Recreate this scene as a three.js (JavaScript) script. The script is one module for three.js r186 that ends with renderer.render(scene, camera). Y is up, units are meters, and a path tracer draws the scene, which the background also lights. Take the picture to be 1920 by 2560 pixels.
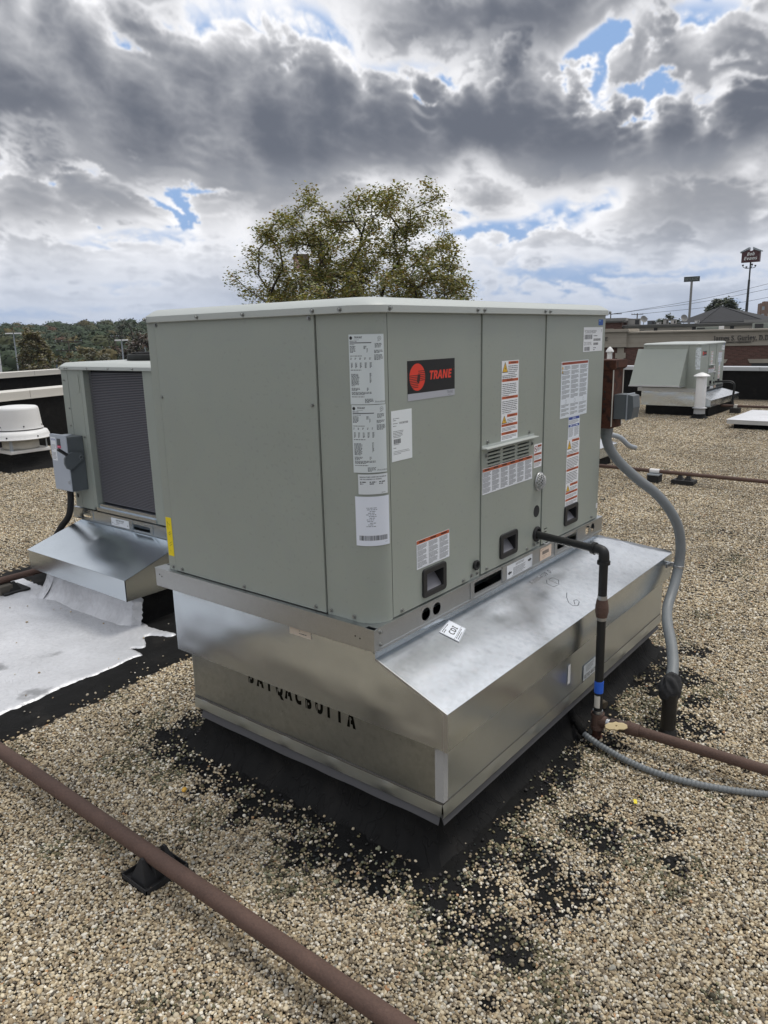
import * as THREE from 'three';
import { mergeGeometries, mergeVertices, toCreasedNormals } from 'three/addons/utils/BufferGeometryUtils.js';
import { FontLoader } from 'three/addons/loaders/FontLoader.js';
import { TextGeometry } from 'three/addons/geometries/TextGeometry.js';

// ---------------------------------------------------------------- camera, sky, sun, exposure
const scene = new THREE.Scene();
const camera = new THREE.PerspectiveCamera(69.1, 768 / 1024, 0.05, 4000);
camera.position.set(-1.717, 1.691, 1.42);
camera.rotation.order = 'YXZ';
camera.rotation.set(-0.2335, -0.8941, -0.0238);
const renderer = new THREE.WebGLRenderer({ antialias: true });
renderer.toneMapping = THREE.LinearToneMapping;
renderer.toneMappingExposure = 1.1;
renderer.shadowMap.enabled = true;
const RAD = Math.PI / 180;
const clamp = (x, a = 0, b = 1) => (x < a ? a : x > b ? b : x);
const lerp = (a, b, t) => a + (b - a) * t;
const sstep = (a, b, x) => { const t = clamp((x - a) / (b - a)); return t * t * (3 - 2 * t); };
function rng(seed) { let s = seed >>> 0; return () => { s = (s + 0x6d2b79f5) >>> 0; let t = Math.imul(s ^ (s >>> 15), 1 | s); t = (t + Math.imul(t ^ (t >>> 7), 61 | t)) ^ t; return ((t ^ (t >>> 14)) >>> 0) / 4294967296; }; }
// gradient noise in two and three dimensions, seeded
const PERM = new Uint8Array(512), GX = new Float32Array(256), GY = new Float32Array(256);
{ const r = rng(7), p = [...Array(256).keys()]; for (let i = 255; i > 0; i--) { const j = Math.floor(r() * (i + 1)); [p[i], p[j]] = [p[j], p[i]]; } for (let i = 0; i < 512; i++) PERM[i] = p[i & 255]; for (let i = 0; i < 256; i++) { const a = r() * 6.28318; GX[i] = Math.cos(a); GY[i] = Math.sin(a); } }
function noise(x, y) {
  const xf = Math.floor(x), yf = Math.floor(y), X = xf & 255, Y = yf & 255, fx = x - xf, fy = y - yf;
  const u = fx * fx * fx * (fx * (fx * 6 - 15) + 10), v = fy * fy * fy * (fy * (fy * 6 - 15) + 10);
  const a = PERM[PERM[X] + Y], b = PERM[PERM[X + 1] + Y], c = PERM[PERM[X] + Y + 1], d = PERM[PERM[X + 1] + Y + 1];
  const n0 = GX[a] * fx + GY[a] * fy, n1 = GX[b] * (fx - 1) + GY[b] * fy, n2 = GX[c] * fx + GY[c] * (fy - 1), n3 = GX[d] * (fx - 1) + GY[d] * (fy - 1);
  return (n0 + (n1 - n0) * u + (n2 + (n3 - n2) * u - n0 - (n1 - n0) * u) * v) * 1.5;
}
function fbm(x, y, oct = 4, gain = 0.5) { let s = 0, a = 1, t = 0; for (let i = 0; i < oct; i++) { s += a * noise(x, y); t += a; a *= gain; x = x * 2.03 + 17.3; y = y * 2.03 - 9.1; } return s / t; }
function billow(x, y, oct, gain) { let s = 0, a = 1, t = 0; for (let i = 0; i < oct; i++) { s += a * 2 * Math.abs(noise(x, y)); t += a; a *= gain; x = x * 2.07 + 11.7; y = y * 2.07 + 5.3; } return s / t; }

// The broken cumulus sky: [bearing, height, half width, half height, thickness] in degrees; thin cloud is white, thick cloud is slate
const CLOUDS = /*CLOUDS*/[[-61.7,19.7,5.6,3.1,0.9],[-60.2,16.7,6.4,2,0.9],[-62.6,14.9,4.3,1.3,0.5],[-47.1,18.9,2.2,1.3,0.75],[-49.5,17.3,4.7,1.6,0.75],[-53.9,16,4.8,2.1,0.9],[-44.2,16.8,4.2,1.6,0.8],[-39,16.2,3.9,1.6,0.75],[-46.9,14.6,10.5,2.2,1],[-51.5,12.5,6.9,1.4,0.9],[-37.1,14.2,6.5,2,0.85],[-31,14.3,5.8,1.7,0.8],[-25.2,13.1,5.6,1.7,0.8],[-25.2,11,3.1,0.8,0.7],[-19.2,12.3,4.1,1.4,0.7],[-16,11.7,2,1,0.5],[-14.4,12.6,2.5,1.1,0.4],[-27.9,20.2,5.2,1.6,1],[-32.3,21.4,4.4,1.1,0.6],[-36.1,19.7,1.6,0.6,0.4],[-20.4,17.4,1.7,1,0.9],[-15.9,16.9,3.3,1.1,0.85],[-13.6,15.6,1.6,1,0.7],[-17.5,8.2,4.4,1.1,0.85],[-19.3,9.7,1.8,0.8,0.4],[-27.6,6.2,4.9,0.8,0.6],[-30.4,16.3,1.9,1,0.5],[-25.7,16.4,2.2,1.1,0.5],[-14.6,14.2,2.7,0.8,0.4],[-61.4,11.7,2,1.1,0.45],[-60,9.1,3.8,1.3,0.5],[-62.4,10.2,2.5,0.8,0.3],[-53.4,21.3,1.8,0.7,0.6],[-44.5,10.8,3.6,1.2,0.7],[-49.8,10.2,1.9,0.7,0.6],[-31.6,9,3,0.9,0.25],[-12.8,6.7,1.6,0.7,0.6],[-17.3,5.8,3.5,0.5,0.4],[-61.1,6.5,4.6,0.6,0.3],[-21.9,6.2,5,0.5,0.4],[-39.6,19.2,1,0.3,0.3],[-22.6,20.4,1.8,0.7,0.5],[-32.3,16.4,2.5,0.6,-0.75],[-23.6,17.3,1.2,1.5,-0.85],[-20.2,14.8,2.3,1.2,-0.9],[-53.9,9.2,2.8,0.6,-0.75],[-62.9,11.8,1.6,0.3,-0.5],[-15.4,14.3,1.6,0.6,-0.7],[-58.8,11.4,2,0.3,-0.5],[-43.3,20.2,5.3,1.1,-0.22],[-35.8,17.6,3.8,1.1,-0.3],[-50.5,19.8,3.6,1.7,-0.12],[-18.2,18.4,4.2,1.2,-0.25],[-62,12.7,3,0.6,-0.3],[-33.2,9.9,3.6,1.2,-0.3],[-22,9,3.1,1.2,-0.25],[-54.7,7.4,6.8,0.9,-0.2],[-28,8.2,3.6,1.2,-0.25],[-29.9,7,3.3,0.9,-0.15],[-13.8,17.1,1.6,0.7,-0.7],[-30.9,4.2,13.2,0.8,-0.35],[-60.7,2.2,8.8,0.6,-0.35],[-16.6,3.6,7.3,0.9,-0.4],[-55.9,4.6,7.7,0.6,-0.2]];
// the same kinds of cloud go on all round
for (const c of [...CLOUDS]) for (let k = 1; k < 5; k++) CLOUDS.push([c[0] + 72 * k + 9 * Math.sin(k * 5.1 + c[1]), c[1] + 2.2 * Math.sin(k * 3.3 + c[0]), c[2] * (1 + 0.25 * Math.sin(c[0] + k)), c[3], c[4]]);
for (const c of CLOUDS) c[0] = ((c[0] + 540) % 360) - 180;
const SECTOR = Array.from({ length: 72 }, (_, i) => CLOUDS.filter((c) => Math.abs(((c[0] - (i * 5 - 177.5) + 540) % 360) - 180) < 1.7 * c[2] + 7));
function thickness(az, el, fine) {
  if (az > 168) { const q = (az - 168) / 12; return q >= 0.999 ? thickness0(az - 360, el, fine) : lerp(thickness0(az, el, fine), thickness0(az - 360, el, fine), q); }
  return thickness0(az, el, fine);
}
function thickness0(az, el, fine) {
  const u = az * 0.2 * (1 - el / 180), v = 5.2 * Math.log(Math.max(el, -6) + 8);
  const wx = fbm(u * 0.55 + 3.1, v * 0.7, 3) * 0.6, wz = fbm(u * 0.55 - 7.7, v * 0.7 + 4.2, 3) * 0.5;
  const big = fbm(u * 0.26 + wx * 0.3 + 20, v * 0.42 + wz * 0.3 + 8, 3);
  const bil = billow(u * 0.75 + wx * 0.3, v * 0.85 + wz * 0.3, fine ? 7 : 3, 0.6) - 0.55;
  let m = 0;
  const jx = wx * 3 - bil * 4, jy = wz * 2.2 - bil * 3;
  for (const [a, e, w, h, q0] of SECTOR[(Math.floor((az + 180) / 5) + 144) % 72]) {
    let dx = az - a; if (dx > 180) dx -= 360; if (dx < -180) dx += 360;
    dx += jx; if (dx > 1.7 * w || dx < -1.7 * w) continue;
    const X = dx / w, Y = (el - e + jy) / h, q = X * X + Y * Y;
    if (q < 6) m += q0 * Math.exp(-q * q * 0.6);
  }
  m = m > 0 ? 0.55 * Math.tanh(m * 1.6) : m;
  let t = 0.43 + 0.42 * big + (0.8 - 0.3 * clamp(m * 1.6)) * bil + m * 0.95;
  const low = 1 - sstep(0, 9, el);
  if (low > 0) t = lerp(t, 0.3 + 0.35 * (t - 0.3) + 0.42 * fbm(az * 0.11, el * 0.75 + 3, 4), low * 0.8);
  return clamp(t, -0.3, 1.3);
}
function skyColor(az, el, out) {
  const fine = el < 40 && az > -95 && az < 20, t = thickness(az, el, fine);
  // daylight comes from above and behind the clouds: it is dimmed by the cloud above each point
  let above = t;
  if (fine) above = 0.66 * t + 0.2 * thickness(az, el + 0.7, false) + 0.14 * thickness(az, el + 1.6, false);
  const cover = sstep(-0.16, 0.24, t), core = sstep(0.12, 1.1, above), dim = Math.pow(core, 0.66) * (1 - 0.22 * (1 - sstep(7, 13, el)));
  const edge = 1 + 0.10 * sstep(0.1, 0.3, t) * (1 - sstep(0.3, 0.6, t));
  const wr = lerp(0.90, 0.135, dim) * edge, wg = lerp(0.90, 0.150, dim) * edge, wb = lerp(0.92, 0.186, dim) * edge;
  const h = Math.exp(-el / 12), br = lerp(0.25, 0.32, h), bg = lerp(0.40, 0.46, h), bb = lerp(0.68, 0.70, h);
  const up = 1 + 0.55 * sstep(15, 80, el), hz = (1 - sstep(0, 9, el)) * 0.72;   // an overcast sky is brighter overhead; pale air low down
  out[0] = lerp(lerp(br, wr, cover), 0.33, hz) * up; out[1] = lerp(lerp(bg, wg, cover), 0.41, hz) * up; out[2] = lerp(lerp(bb, wb, cover), 0.56, hz) * up;
}
{
  const W = 4096, H = 2048, data = new Float32Array(W * H * 4), px = [0, 0, 0];
  for (let j = 0; j < H; j++) {
    const el = (j + 0.5) / H * 180 - 90;
    // away from the picture's heights a coarser step is enough
    for (let i = 0; i < W;) {
      const az = (i + 0.5) / W * 360 - 180, step = el < 0 ? W : el > 60 ? 8 : el > 27 || az < -88 || az > 10 ? 4 : 1;
      if (el < 0) { px[0] = 0.16; px[1] = 0.15; px[2] = 0.135; } else skyColor(az, el, px);
      for (let q = 0; q < step && i < W; q++, i++) { const o = (j * W + i) * 4; data[o] = px[0]; data[o + 1] = px[1]; data[o + 2] = px[2]; data[o + 3] = 1; }
    }
  }
  // low clouds are seen through more air: lift the darkest of them towards the usual brightness
  const col = [[], [], []], row = (el) => Math.floor((el + 90) / 180 * H);
  for (let j = row(10); j < row(20); j += 3) for (let i = 0; i < W; i += 7) for (let c = 0; c < 3; c++) col[c].push(data[(j * W + i) * 4 + c]);
  const usual = col.map((a) => Float32Array.from(a).sort()[a.length >> 1]), um = (usual[0] + usual[1] + usual[2]) / 3;
  for (let j = row(0); j < row(12.5); j++) { const f = 1 - sstep(10.1, 12.5, (j + 0.5) / H * 180 - 90); for (let i = 0; i < W; i++) { const o = (j * W + i) * 4, b = (data[o] + data[o + 1] + data[o + 2]) / 3 / um, l = Math.max(0, (0.5 + 0.36 * b + 0.14 * b * b) - b) * f; if (l > 0) for (let c = 0; c < 3; c++) data[o + c] += l * usual[c]; } }
  const tex = new THREE.DataTexture(data, W, H, THREE.RGBAFormat, THREE.FloatType);
  tex.mapping = THREE.EquirectangularReflectionMapping; tex.magFilter = tex.minFilter = THREE.LinearFilter; tex.needsUpdate = true;
  scene.background = tex; scene.environment = tex;
}
const sun = new THREE.DirectionalLight(new THREE.Color(1.0, 0.95, 0.87), 1.5);
{ const a = 24 * RAD, e = 65 * RAD; sun.position.set(40 * Math.cos(e) * Math.cos(a), 40 * Math.sin(e), 40 * Math.cos(e) * Math.sin(a)); sun.name = 'sun'; }
sun.castShadow = true; sun.shadow.radius = 28; sun.shadow.mapSize.set(2048, 2048);
Object.assign(sun.shadow.camera, { left: -20, right: 20, top: 20, bottom: -20, near: 1, far: 120 });
scene.add(sun, sun.target);

// ---------------------------------------------------------------- helpers
const V3 = THREE.Vector3, PI = Math.PI, names = new Map();
function numbered(n) { const k = names.get(n) ?? 0; names.set(n, k + 1); return k ? n + '_' + String(k).padStart(3, '0') : n; }
const sh = (o) => { o.traverse((q) => { if (q.isMesh) { q.castShadow = true; q.receiveShadow = true; } }); return o; };
function mesh(name, geo, mat, parent, label) { const g = Array.isArray(geo) ? (geo.length > 1 ? merge(geo) : geo[0]) : geo; const m = new THREE.Mesh(g, mat); m.name = parent ? name : numbered(name); if (label) m.userData.label = label; (parent ?? scene).add(sh(m)); return m; }
function thing(name, label, category, [x, y, z] = [0, 0, 0], turn = 0, group) { const o = new THREE.Group(); o.name = numbered(name); o.position.set(x, y, z); o.rotation.y = turn; o.userData = { label, category }; if (group) o.userData.group = group; scene.add(o); return o; }
function tag(o, label, category, group) { o.userData.label = label; o.userData.category = category; if (group) o.userData.group = group; return o; }
function struct(name, geo, mat) { const m = mesh(name, geo, mat); m.userData.kind = 'structure'; return m; }
function copyThing(src, label, [x, y, z], turn = src.rotation.y) { const c = src.clone(); c.name = numbered(src.name.replace(/_\d{3}$/, '')); c.position.set(x, y, z); c.rotation.y = turn; c.userData = { ...src.userData, label: label ?? src.userData.label }; scene.add(c); return c; }
function merge(list) { const flat = list.map((g) => { const q = g.index ? g.toNonIndexed() : g; for (const k of Object.keys(q.attributes)) if (!['position', 'normal', 'uv'].includes(k)) q.deleteAttribute(k); if (!q.attributes.uv) q.setAttribute('uv', new THREE.BufferAttribute(new Float32Array(q.attributes.position.count * 2), 2)); return q; }); return mergeGeometries(flat); }
// uv in metres from the position, by the way each face points
function metricUV(g) { const q = g.index ? g.toNonIndexed() : g, p = q.attributes.position, n = q.attributes.normal, uv = new Float32Array(p.count * 2); for (let i = 0; i < p.count; i++) { const ax = Math.abs(n.getX(i)), ay = Math.abs(n.getY(i)), az = Math.abs(n.getZ(i)); let u, v; if (ay >= ax && ay >= az) { u = p.getX(i); v = p.getZ(i); } else if (ax >= az) { u = p.getZ(i); v = p.getY(i); } else { u = p.getX(i); v = p.getY(i); } uv[2 * i] = u; uv[2 * i + 1] = v; } q.setAttribute('uv', new THREE.BufferAttribute(uv, 2)); return q; }
// a box given by its corners, edges chamfered by c
function bx(x0, x1, y0, y1, z0, z1, c = 0) {
  let g;
  if (c > 0) {
    const w = x1 - x0, h = y1 - y0, d = z1 - z0, s = new THREE.Shape(); const a = w / 2 - c, b = h / 2 - c;
    s.moveTo(-a, -b); s.lineTo(a, -b); s.lineTo(a, b); s.lineTo(-a, b); s.closePath();
    g = new THREE.ExtrudeGeometry(s, { depth: d - 2 * c, bevelEnabled: true, bevelSize: c, bevelThickness: c, bevelSegments: 1 }); g.translate(0, 0, -d / 2 + c);
  } else g = new THREE.BoxGeometry(x1 - x0, y1 - y0, z1 - z0);
  g.translate((x0 + x1) / 2, (y0 + y1) / 2, (z0 + z1) / 2);
  return metricUV(g);
}
// a sheet in the plane of x and y (outline and holes as lists of points), thickness d back from z
function sheet(outline, holes, z, d) {
  const path = (P, T) => { const s = new T(); P.forEach(([x, y], i) => (i ? s.lineTo(x, y) : s.moveTo(x, y))); s.closePath(); return s; };
  const s = path(outline, THREE.Shape); for (const h of holes ?? []) s.holes.push(path(h, THREE.Path));
  const g = new THREE.ExtrudeGeometry(s, { depth: d, bevelEnabled: false, curveSegments: 6 }); g.translate(0, 0, z - d); return metricUV(g);
}
const rect = (x0, x1, y0, y1) => [[x0, y0], [x1, y0], [x1, y1], [x0, y1]];
const ellipse = (cx, cy, rx, ry, n = 20) => Array.from({ length: n }, (_, i) => [cx + rx * Math.cos(i / n * 2 * PI), cy + ry * Math.sin(i / n * 2 * PI)]);
function roundRect(x0, x1, y0, y1, r, n = 4) { const o = []; for (const [cx, cy, a] of [[x1 - r, y1 - r, 0], [x0 + r, y1 - r, 1], [x0 + r, y0 + r, 2], [x1 - r, y0 + r, 3]]) for (let i = 0; i <= n; i++) { const t = (a + i / n) * PI / 2; o.push([cx + r * Math.cos(t), cy + r * Math.sin(t)]); } return o; }
// the sheet's plane (x, y) turned into the plane of (z, y), facing -x: local x runs along -z... given as z directly
function faceX(g, x) { g.applyMatrix4(new THREE.Matrix4().set(0, 0, -1, x, 0, 1, 0, 0, 1, 0, 0, 0, 0, 0, 0, 1)); return g; }
function tube(pts, r, seg = 40, rad = 14, closed = false) { const c = new THREE.CatmullRomCurve3(pts.map((p) => new V3(...p)), closed, 'centripetal'); const g = new THREE.TubeGeometry(c, seg, r, rad, closed), L = c.getLength(), u = g.attributes.uv; for (let i = 0; i < u.count; i++) u.setXY(i, u.getX(i) * L, u.getY(i) * 6.28 * r); return g; }
function cyl(a, b, r0, r1 = r0, seg = 20, caps = true) { const A = new V3(...a), B = new V3(...b), L = A.distanceTo(B), g = new THREE.CylinderGeometry(r1, r0, L, seg, 1, !caps), u = g.attributes.uv; for (let i = 0; i < u.count; i++) u.setXY(i, u.getX(i) * 6.28 * r0, u.getY(i) * L); g.translate(0, L / 2, 0); g.applyQuaternion(new THREE.Quaternion().setFromUnitVectors(new V3(0, 1, 0), B.clone().sub(A).normalize())); g.translate(A.x, A.y, A.z); return g; }
function lathe(pts, seg = 32) { return new THREE.LatheGeometry(pts.map(([r, y]) => new THREE.Vector2(r, y)), seg); }
// quads from a grid of points
function grid(nu, nv, f, uvf) { const p = [], uv = [], idx = []; for (let j = 0; j <= nv; j++) for (let i = 0; i <= nu; i++) { const q = f(i / nu, j / nv); p.push(...q); const t = uvf ? uvf(i / nu, j / nv, q) : [i / nu, j / nv]; uv.push(t[0], t[1]); } for (let j = 0; j < nv; j++) for (let i = 0; i < nu; i++) { const a = j * (nu + 1) + i, b = a + 1, c = a + nu + 1, d = c + 1; idx.push(a, b, d, a, d, c); } const g = new THREE.BufferGeometry(); g.setAttribute('position', new THREE.Float32BufferAttribute(p, 3)); g.setAttribute('uv', new THREE.Float32BufferAttribute(uv, 2)); g.setIndex(idx); g.computeVertexNormals(); return g; }

// ---------------------------------------------------------------- textures and materials
const lin = (r, g, b) => new THREE.Color().setRGB(r, g, b);
const toS = (v) => 255 * (v <= 0.0031308 ? 12.92 * v : 1.055 * Math.pow(v, 1 / 2.4) - 0.055);
// periodic noise so that textures tile
function pnoise(x, y, p) { const X = ((x % p) + p) % p, Y = ((y % p) + p) % p, fx = X / p, fy = Y / p; return noise(X, Y) * (1 - fx) * (1 - fy) + noise(X - p, Y) * fx * (1 - fy) + noise(X, Y - p) * (1 - fx) * fy + noise(X - p, Y - p) * fx * fy; }
function pfbm(u, v, f, oct = 4, gain = 0.5) { let s = 0, a = 1, t = 0; for (let i = 0; i < oct; i++) { s += a * pnoise(u * f, v * f, f); t += a; a *= gain; f *= 2; } return s / t * 1.4; }
function tex(size, fn, { color = true, repeat } = {}) { const d = new Uint8Array(size * size * 4); for (let j = 0; j < size; j++) for (let i = 0; i < size; i++) { const c = fn((i + 0.5) / size, (j + 0.5) / size), o = (j * size + i) * 4; if (color) { d[o] = clamp(toS(clamp(c[0])), 0, 255); d[o + 1] = clamp(toS(clamp(c[1])), 0, 255); d[o + 2] = clamp(toS(clamp(c[2])), 0, 255); } else d[o] = d[o + 1] = d[o + 2] = clamp(c * 255, 0, 255); d[o + 3] = 255; } const t = new THREE.DataTexture(d, size, size); t.wrapS = t.wrapT = THREE.RepeatWrapping; t.magFilter = THREE.LinearFilter; t.minFilter = THREE.LinearMipmapLinearFilter; t.generateMipmaps = true; if (color) t.colorSpace = THREE.SRGBColorSpace; if (repeat) t.repeat.set(repeat, repeat); t.needsUpdate = true; return t; }
const MAT = (o) => new THREE.MeshStandardMaterial({ side: THREE.DoubleSide, ...o });
const TAR = (o) => new THREE.MeshPhysicalMaterial({ side: THREE.DoubleSide, specularIntensity: 0.3, ...o });
const mix3 = (a, b, t) => [lerp(a[0], b[0], t), lerp(a[1], b[1], t), lerp(a[2], b[2], t)];
const T = {
  paint: tex(512, (u, v) => { const n = pfbm(u, v, 6, 5), s = pfbm(u * 1 + 0.3, v, 90, 1) > 0.62 ? 0.93 : 1, k = (1 + 0.035 * n) * s; return [0.305 * k, 0.333 * k, 0.298 * k]; }, { repeat: 0.8 }),
  galv: tex(1024, (u, v) => { const a = pfbm(u, v, 24, 3), b = pfbm(u + 0.37, v + 0.11, 70, 2), c = pfbm(u + 0.2, v + 0.7, 5, 4), k = 1 + 0.018 * a + 0.02 * b + 0.025 * c; return [0.61 * k, 0.67 * k, 0.72 * k]; }, { repeat: 2 }),
  galvRough: tex(512, (u, v) => 0.235 + 0.008 * pfbm(u, v, 24, 3) + 0.018 * pfbm(u + 0.4, v, 5, 4), { color: false, repeat: 2 }),
  tar: tex(1024, (u, v) => { const n = pfbm(u, v, 12, 5), d = sstep(0.1, 0.6, pfbm(u + 0.4, v + 0.2, 5, 5)), k = 0.0085 * (1 + 0.5 * n); return [k + 0.008 * d, k + 0.007 * d, k + 0.006 * d]; }, { repeat: 1 }),
  tarBump: tex(1024, (u, v) => { const c = Math.abs(pfbm(u, v, 20, 3)); return 0.55 + 0.3 * pfbm(u, v, 14, 5) - (c < 0.035 ? 0.35 * (1 - c / 0.035) : 0); }, { color: false, repeat: 1 }),
  rust: tex(512, (u, v) => { const n = pfbm(u, v, 8, 5), f = pfbm(u + 0.4, v, 60, 2), k = 1 + 0.22 * n + 0.25 * f; return mix3([0.098 * k, 0.058 * k, 0.044 * k], [0.05, 0.034, 0.028], sstep(0.25, 0.6, pfbm(u + 0.2, v + 0.6, 5, 4))); }, { repeat: 2 }),
  rustBump: tex(512, (u, v) => 0.5 + 0.5 * pfbm(u, v, 50, 3), { color: false, repeat: 3 }),
  redRust: tex(512, (u, v) => { const n = pfbm(u, v, 18, 5), f = pfbm(u + 0.3, v + 0.1, 90, 2), base = mix3([0.1, 0.037, 0.02], [0.032, 0.015, 0.011], sstep(-0.2, 0.5, n)); return mix3(base, [0.2, 0.17, 0.12], sstep(0.45, 0.75, pfbm(u + 0.7, v + 0.2, 14, 5)) * 0.8).map((c) => c * (1 + 0.3 * f)); }, { repeat: 1.6 }),
  silver: tex(1024, (u, v) => { const n = pfbm(u, v, 5, 6), f = pfbm(u + 0.4, v, 60, 2), st = sstep(0.28, 0.62, pfbm(u + 0.15, v + 0.5, 6, 6)), k = 0.66 * (1 + 0.16 * n + 0.1 * f) * (1 - 0.5 * st); return [k * 0.97, k * 0.985, k * 1.02]; }, { repeat: 0.7 }),
  concrete: tex(512, (u, v) => { const k = 1 + 0.14 * pfbm(u, v, 6, 6); return [0.42 * k, 0.36 * k, 0.28 * k]; }, { repeat: 0.3 }),
};
// slow waves in sheet metal, kept in floats so that they stay smooth
{ const S = 512, d = new Float32Array(S * S * 4); for (let j = 0; j < S; j++) for (let i = 0; i < S; i++) { const h = 0.5 + 0.35 * pfbm(i / S, j / S, 3, 2, 0.35); d.set([h, h, h, 1], (j * S + i) * 4); } const t = new THREE.DataTexture(d, S, S, THREE.RGBAFormat, THREE.FloatType); t.wrapS = t.wrapT = THREE.RepeatWrapping; t.magFilter = t.minFilter = THREE.LinearFilter; t.repeat.set(0.55, 0.55); t.needsUpdate = true; T.wave = t; }
const M = {
  paint: MAT({ map: T.paint, roughness: 0.38, bumpMap: T.wave, bumpScale: 0.006 }),
  cap: MAT({ color: lin(0.44, 0.47, 0.45), roughness: 0.42 }),
  core: MAT({ color: lin(0.02, 0.021, 0.02), roughness: 0.8 }),
  galv: MAT({ map: T.galv, metalness: 1, roughness: 1, roughnessMap: T.galvRough }),
  galvOld: MAT({ map: T.galv, metalness: 1, roughness: 1.3, roughnessMap: T.galvRough }),
  rail: MAT({ map: tex(512, (u, v) => { const k = 1 + 0.1 * pfbm(u, v, 60, 2) + 0.06 * pfbm(u + 0.3, v + 0.2, 8, 4); return [0.50 * k, 0.52 * k, 0.53 * k]; }, { repeat: 4 }), metalness: 1, roughness: 0.36 }),
  zinc: MAT({ color: lin(0.5, 0.51, 0.52), metalness: 1, roughness: 0.4 }),
  screw: MAT({ color: lin(0.33, 0.34, 0.33), metalness: 0.8, roughness: 0.4 }),
  black: MAT({ color: lin(0.014, 0.014, 0.015), roughness: 0.45 }),
  rubber: MAT({ color: lin(0.018, 0.018, 0.019), roughness: 0.85 }),
  handle: MAT({ color: lin(0.18, 0.18, 0.2), roughness: 0.5 }),
  tar: TAR({ map: T.tar, roughness: 0.8, bumpMap: T.tarBump, bumpScale: 0.006 }),
  tarWall: TAR({ map: T.tar, roughness: 0.7, specularIntensity: 0.32, bumpMap: T.tarBump, bumpScale: 0.008 }),
  rust: MAT({ map: T.rust, roughness: 0.78, bumpMap: T.rustBump, bumpScale: 0.0012 }),
  redRust: MAT({ map: T.redRust, color: lin(0.8, 0.74, 0.74), roughness: 0.9, bumpMap: T.rustBump, bumpScale: 0.0015 }),
  blackPipe: MAT({ color: lin(0.02, 0.021, 0.021), roughness: 0.5, metalness: 0.3 }),
  iron: MAT({ map: T.rust, color: lin(0.75, 0.9, 1.0), roughness: 0.6, metalness: 0.3 }),
  grayPvc: MAT({ map: tex(256, (u, v) => { const k = 1 + 0.1 * pfbm(u, v, 6, 5) - 0.3 * sstep(0.55, 0.75, pfbm(u + 0.3, v, 24, 3)); return [0.17 * k, 0.185 * k, 0.192 * k]; }, { repeat: 2 }), roughness: 0.5 }),
  darkGray: MAT({ color: lin(0.10, 0.115, 0.125), roughness: 0.5 }),
  boxGray: MAT({ color: lin(0.30, 0.33, 0.36), roughness: 0.42 }),
  silver: MAT({ map: T.silver, roughness: 0.5, metalness: 0.45, bumpMap: T.tarBump, bumpScale: 0.005 }),
  white: MAT({ color: lin(0.72, 0.72, 0.71), roughness: 0.45 }),
  offwhite: MAT({ color: lin(0.6, 0.58, 0.52), roughness: 0.6 }),
  tape: MAT({ color: lin(0.02, 0.12, 0.62), roughness: 0.5 }),
  yellow: MAT({ color: lin(0.75, 0.62, 0.02), roughness: 0.6 }),
  tan: MAT({ map: T.concrete, roughness: 0.85 }),
  coping: MAT({ color: lin(0.62, 0.6, 0.55), roughness: 0.5 }),
  copingSilver: MAT({ color: lin(0.6, 0.62, 0.64), metalness: 0.7, roughness: 0.4 }),
  foam: MAT({ color: lin(0.46, 0.36, 0.18), roughness: 0.9 }),
};
// printed labels: lines too small to read are drawn as runs of grey words
function canvas(w, h, draw) { const c = document.createElement('canvas'); c.width = w; c.height = h; const x = c.getContext('2d'); draw(x, w, h); const t = new THREE.CanvasTexture(c); t.colorSpace = THREE.SRGBColorSpace; t.magFilter = THREE.LinearFilter; return t; }
const lr = rng(99);
function words(x, x0, y0, w, lines, lh, th, col = '#3b3f45') { x.fillStyle = col; for (let i = 0; i < lines; i++) { let p = x0; const end = x0 + w * (i === lines - 1 ? 0.4 + 0.4 * lr() : 0.86 + 0.14 * lr()); while (p < end) { const l = Math.min(end - p, (0.8 + 2.6 * lr()) * th * 1.5); x.fillRect(p, y0 + i * lh, l, th); p += l + th * 0.8; } } }
function barcode(x, x0, y0, w, h) { x.fillStyle = '#15171a'; let p = x0; while (p < x0 + w) { const l = (0.006 + 0.016 * lr()) * w; x.fillRect(p, y0, Math.min(l, x0 + w - p), h); p += l + (0.006 + 0.014 * lr()) * w; } }
const printMat = (t, rough = 0.45) => MAT({ map: t, roughness: rough });
// a thin label plate facing +z whose front face carries the whole print
function plate(x0, x1, y0, y1, z, d = 0.0008) { const g = new THREE.BoxGeometry(x1 - x0, y1 - y0, d); g.translate((x0 + x1) / 2, (y0 + y1) / 2, z + d / 2); return g; }

// ---------------------------------------------------------------- the roof: gravel bed, tar, coated membrane
const CURB = { x0: 0.05, x1: 2.03, z0: -0.985, z1: 0.19 };
const BLOTS = [[-0.12, 0.48, 0.24], [0.2, 0.56, 0.26], [0.5, 0.6, 0.2], [0.47, 0.82, 0.09], [-0.33, 0.62, 0.05], [-0.17, 0.62, 0.08], [1.42, 0.6, 0.2], [1.85, 0.42, 0.2], [2.2, 0.36, 0.16], [1.27, 0.53, 0.15], [1.62, 0.55, 0.12], [-0.16, -0.5, 0.12], [-0.19, -0.2, 0.14], [-0.1, -0.95, 0.08], [-0.12, 0.1, 0.22], [1.1, 0.34, 0.13], [0.62, 0.72, 0.1], [0.3, -1.35, 0.05], [-0.1, -1.3, 0.04], [0.02, -1.48, 0.04]];
const SPLASH = [[4.8, -0.1, 0.35, 0.12], [3.75, 0.05, 0.3, 0.14], [3.5, 0.2, 0.2, 0.1], [5.7, -1.5, 0.5, 0.12], [7.7, -2.2, 0.5, 0.2], [11.4, -1.6, 0.9, 0.3], [4.4, 0.35, 0.25, 0.1]];
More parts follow.
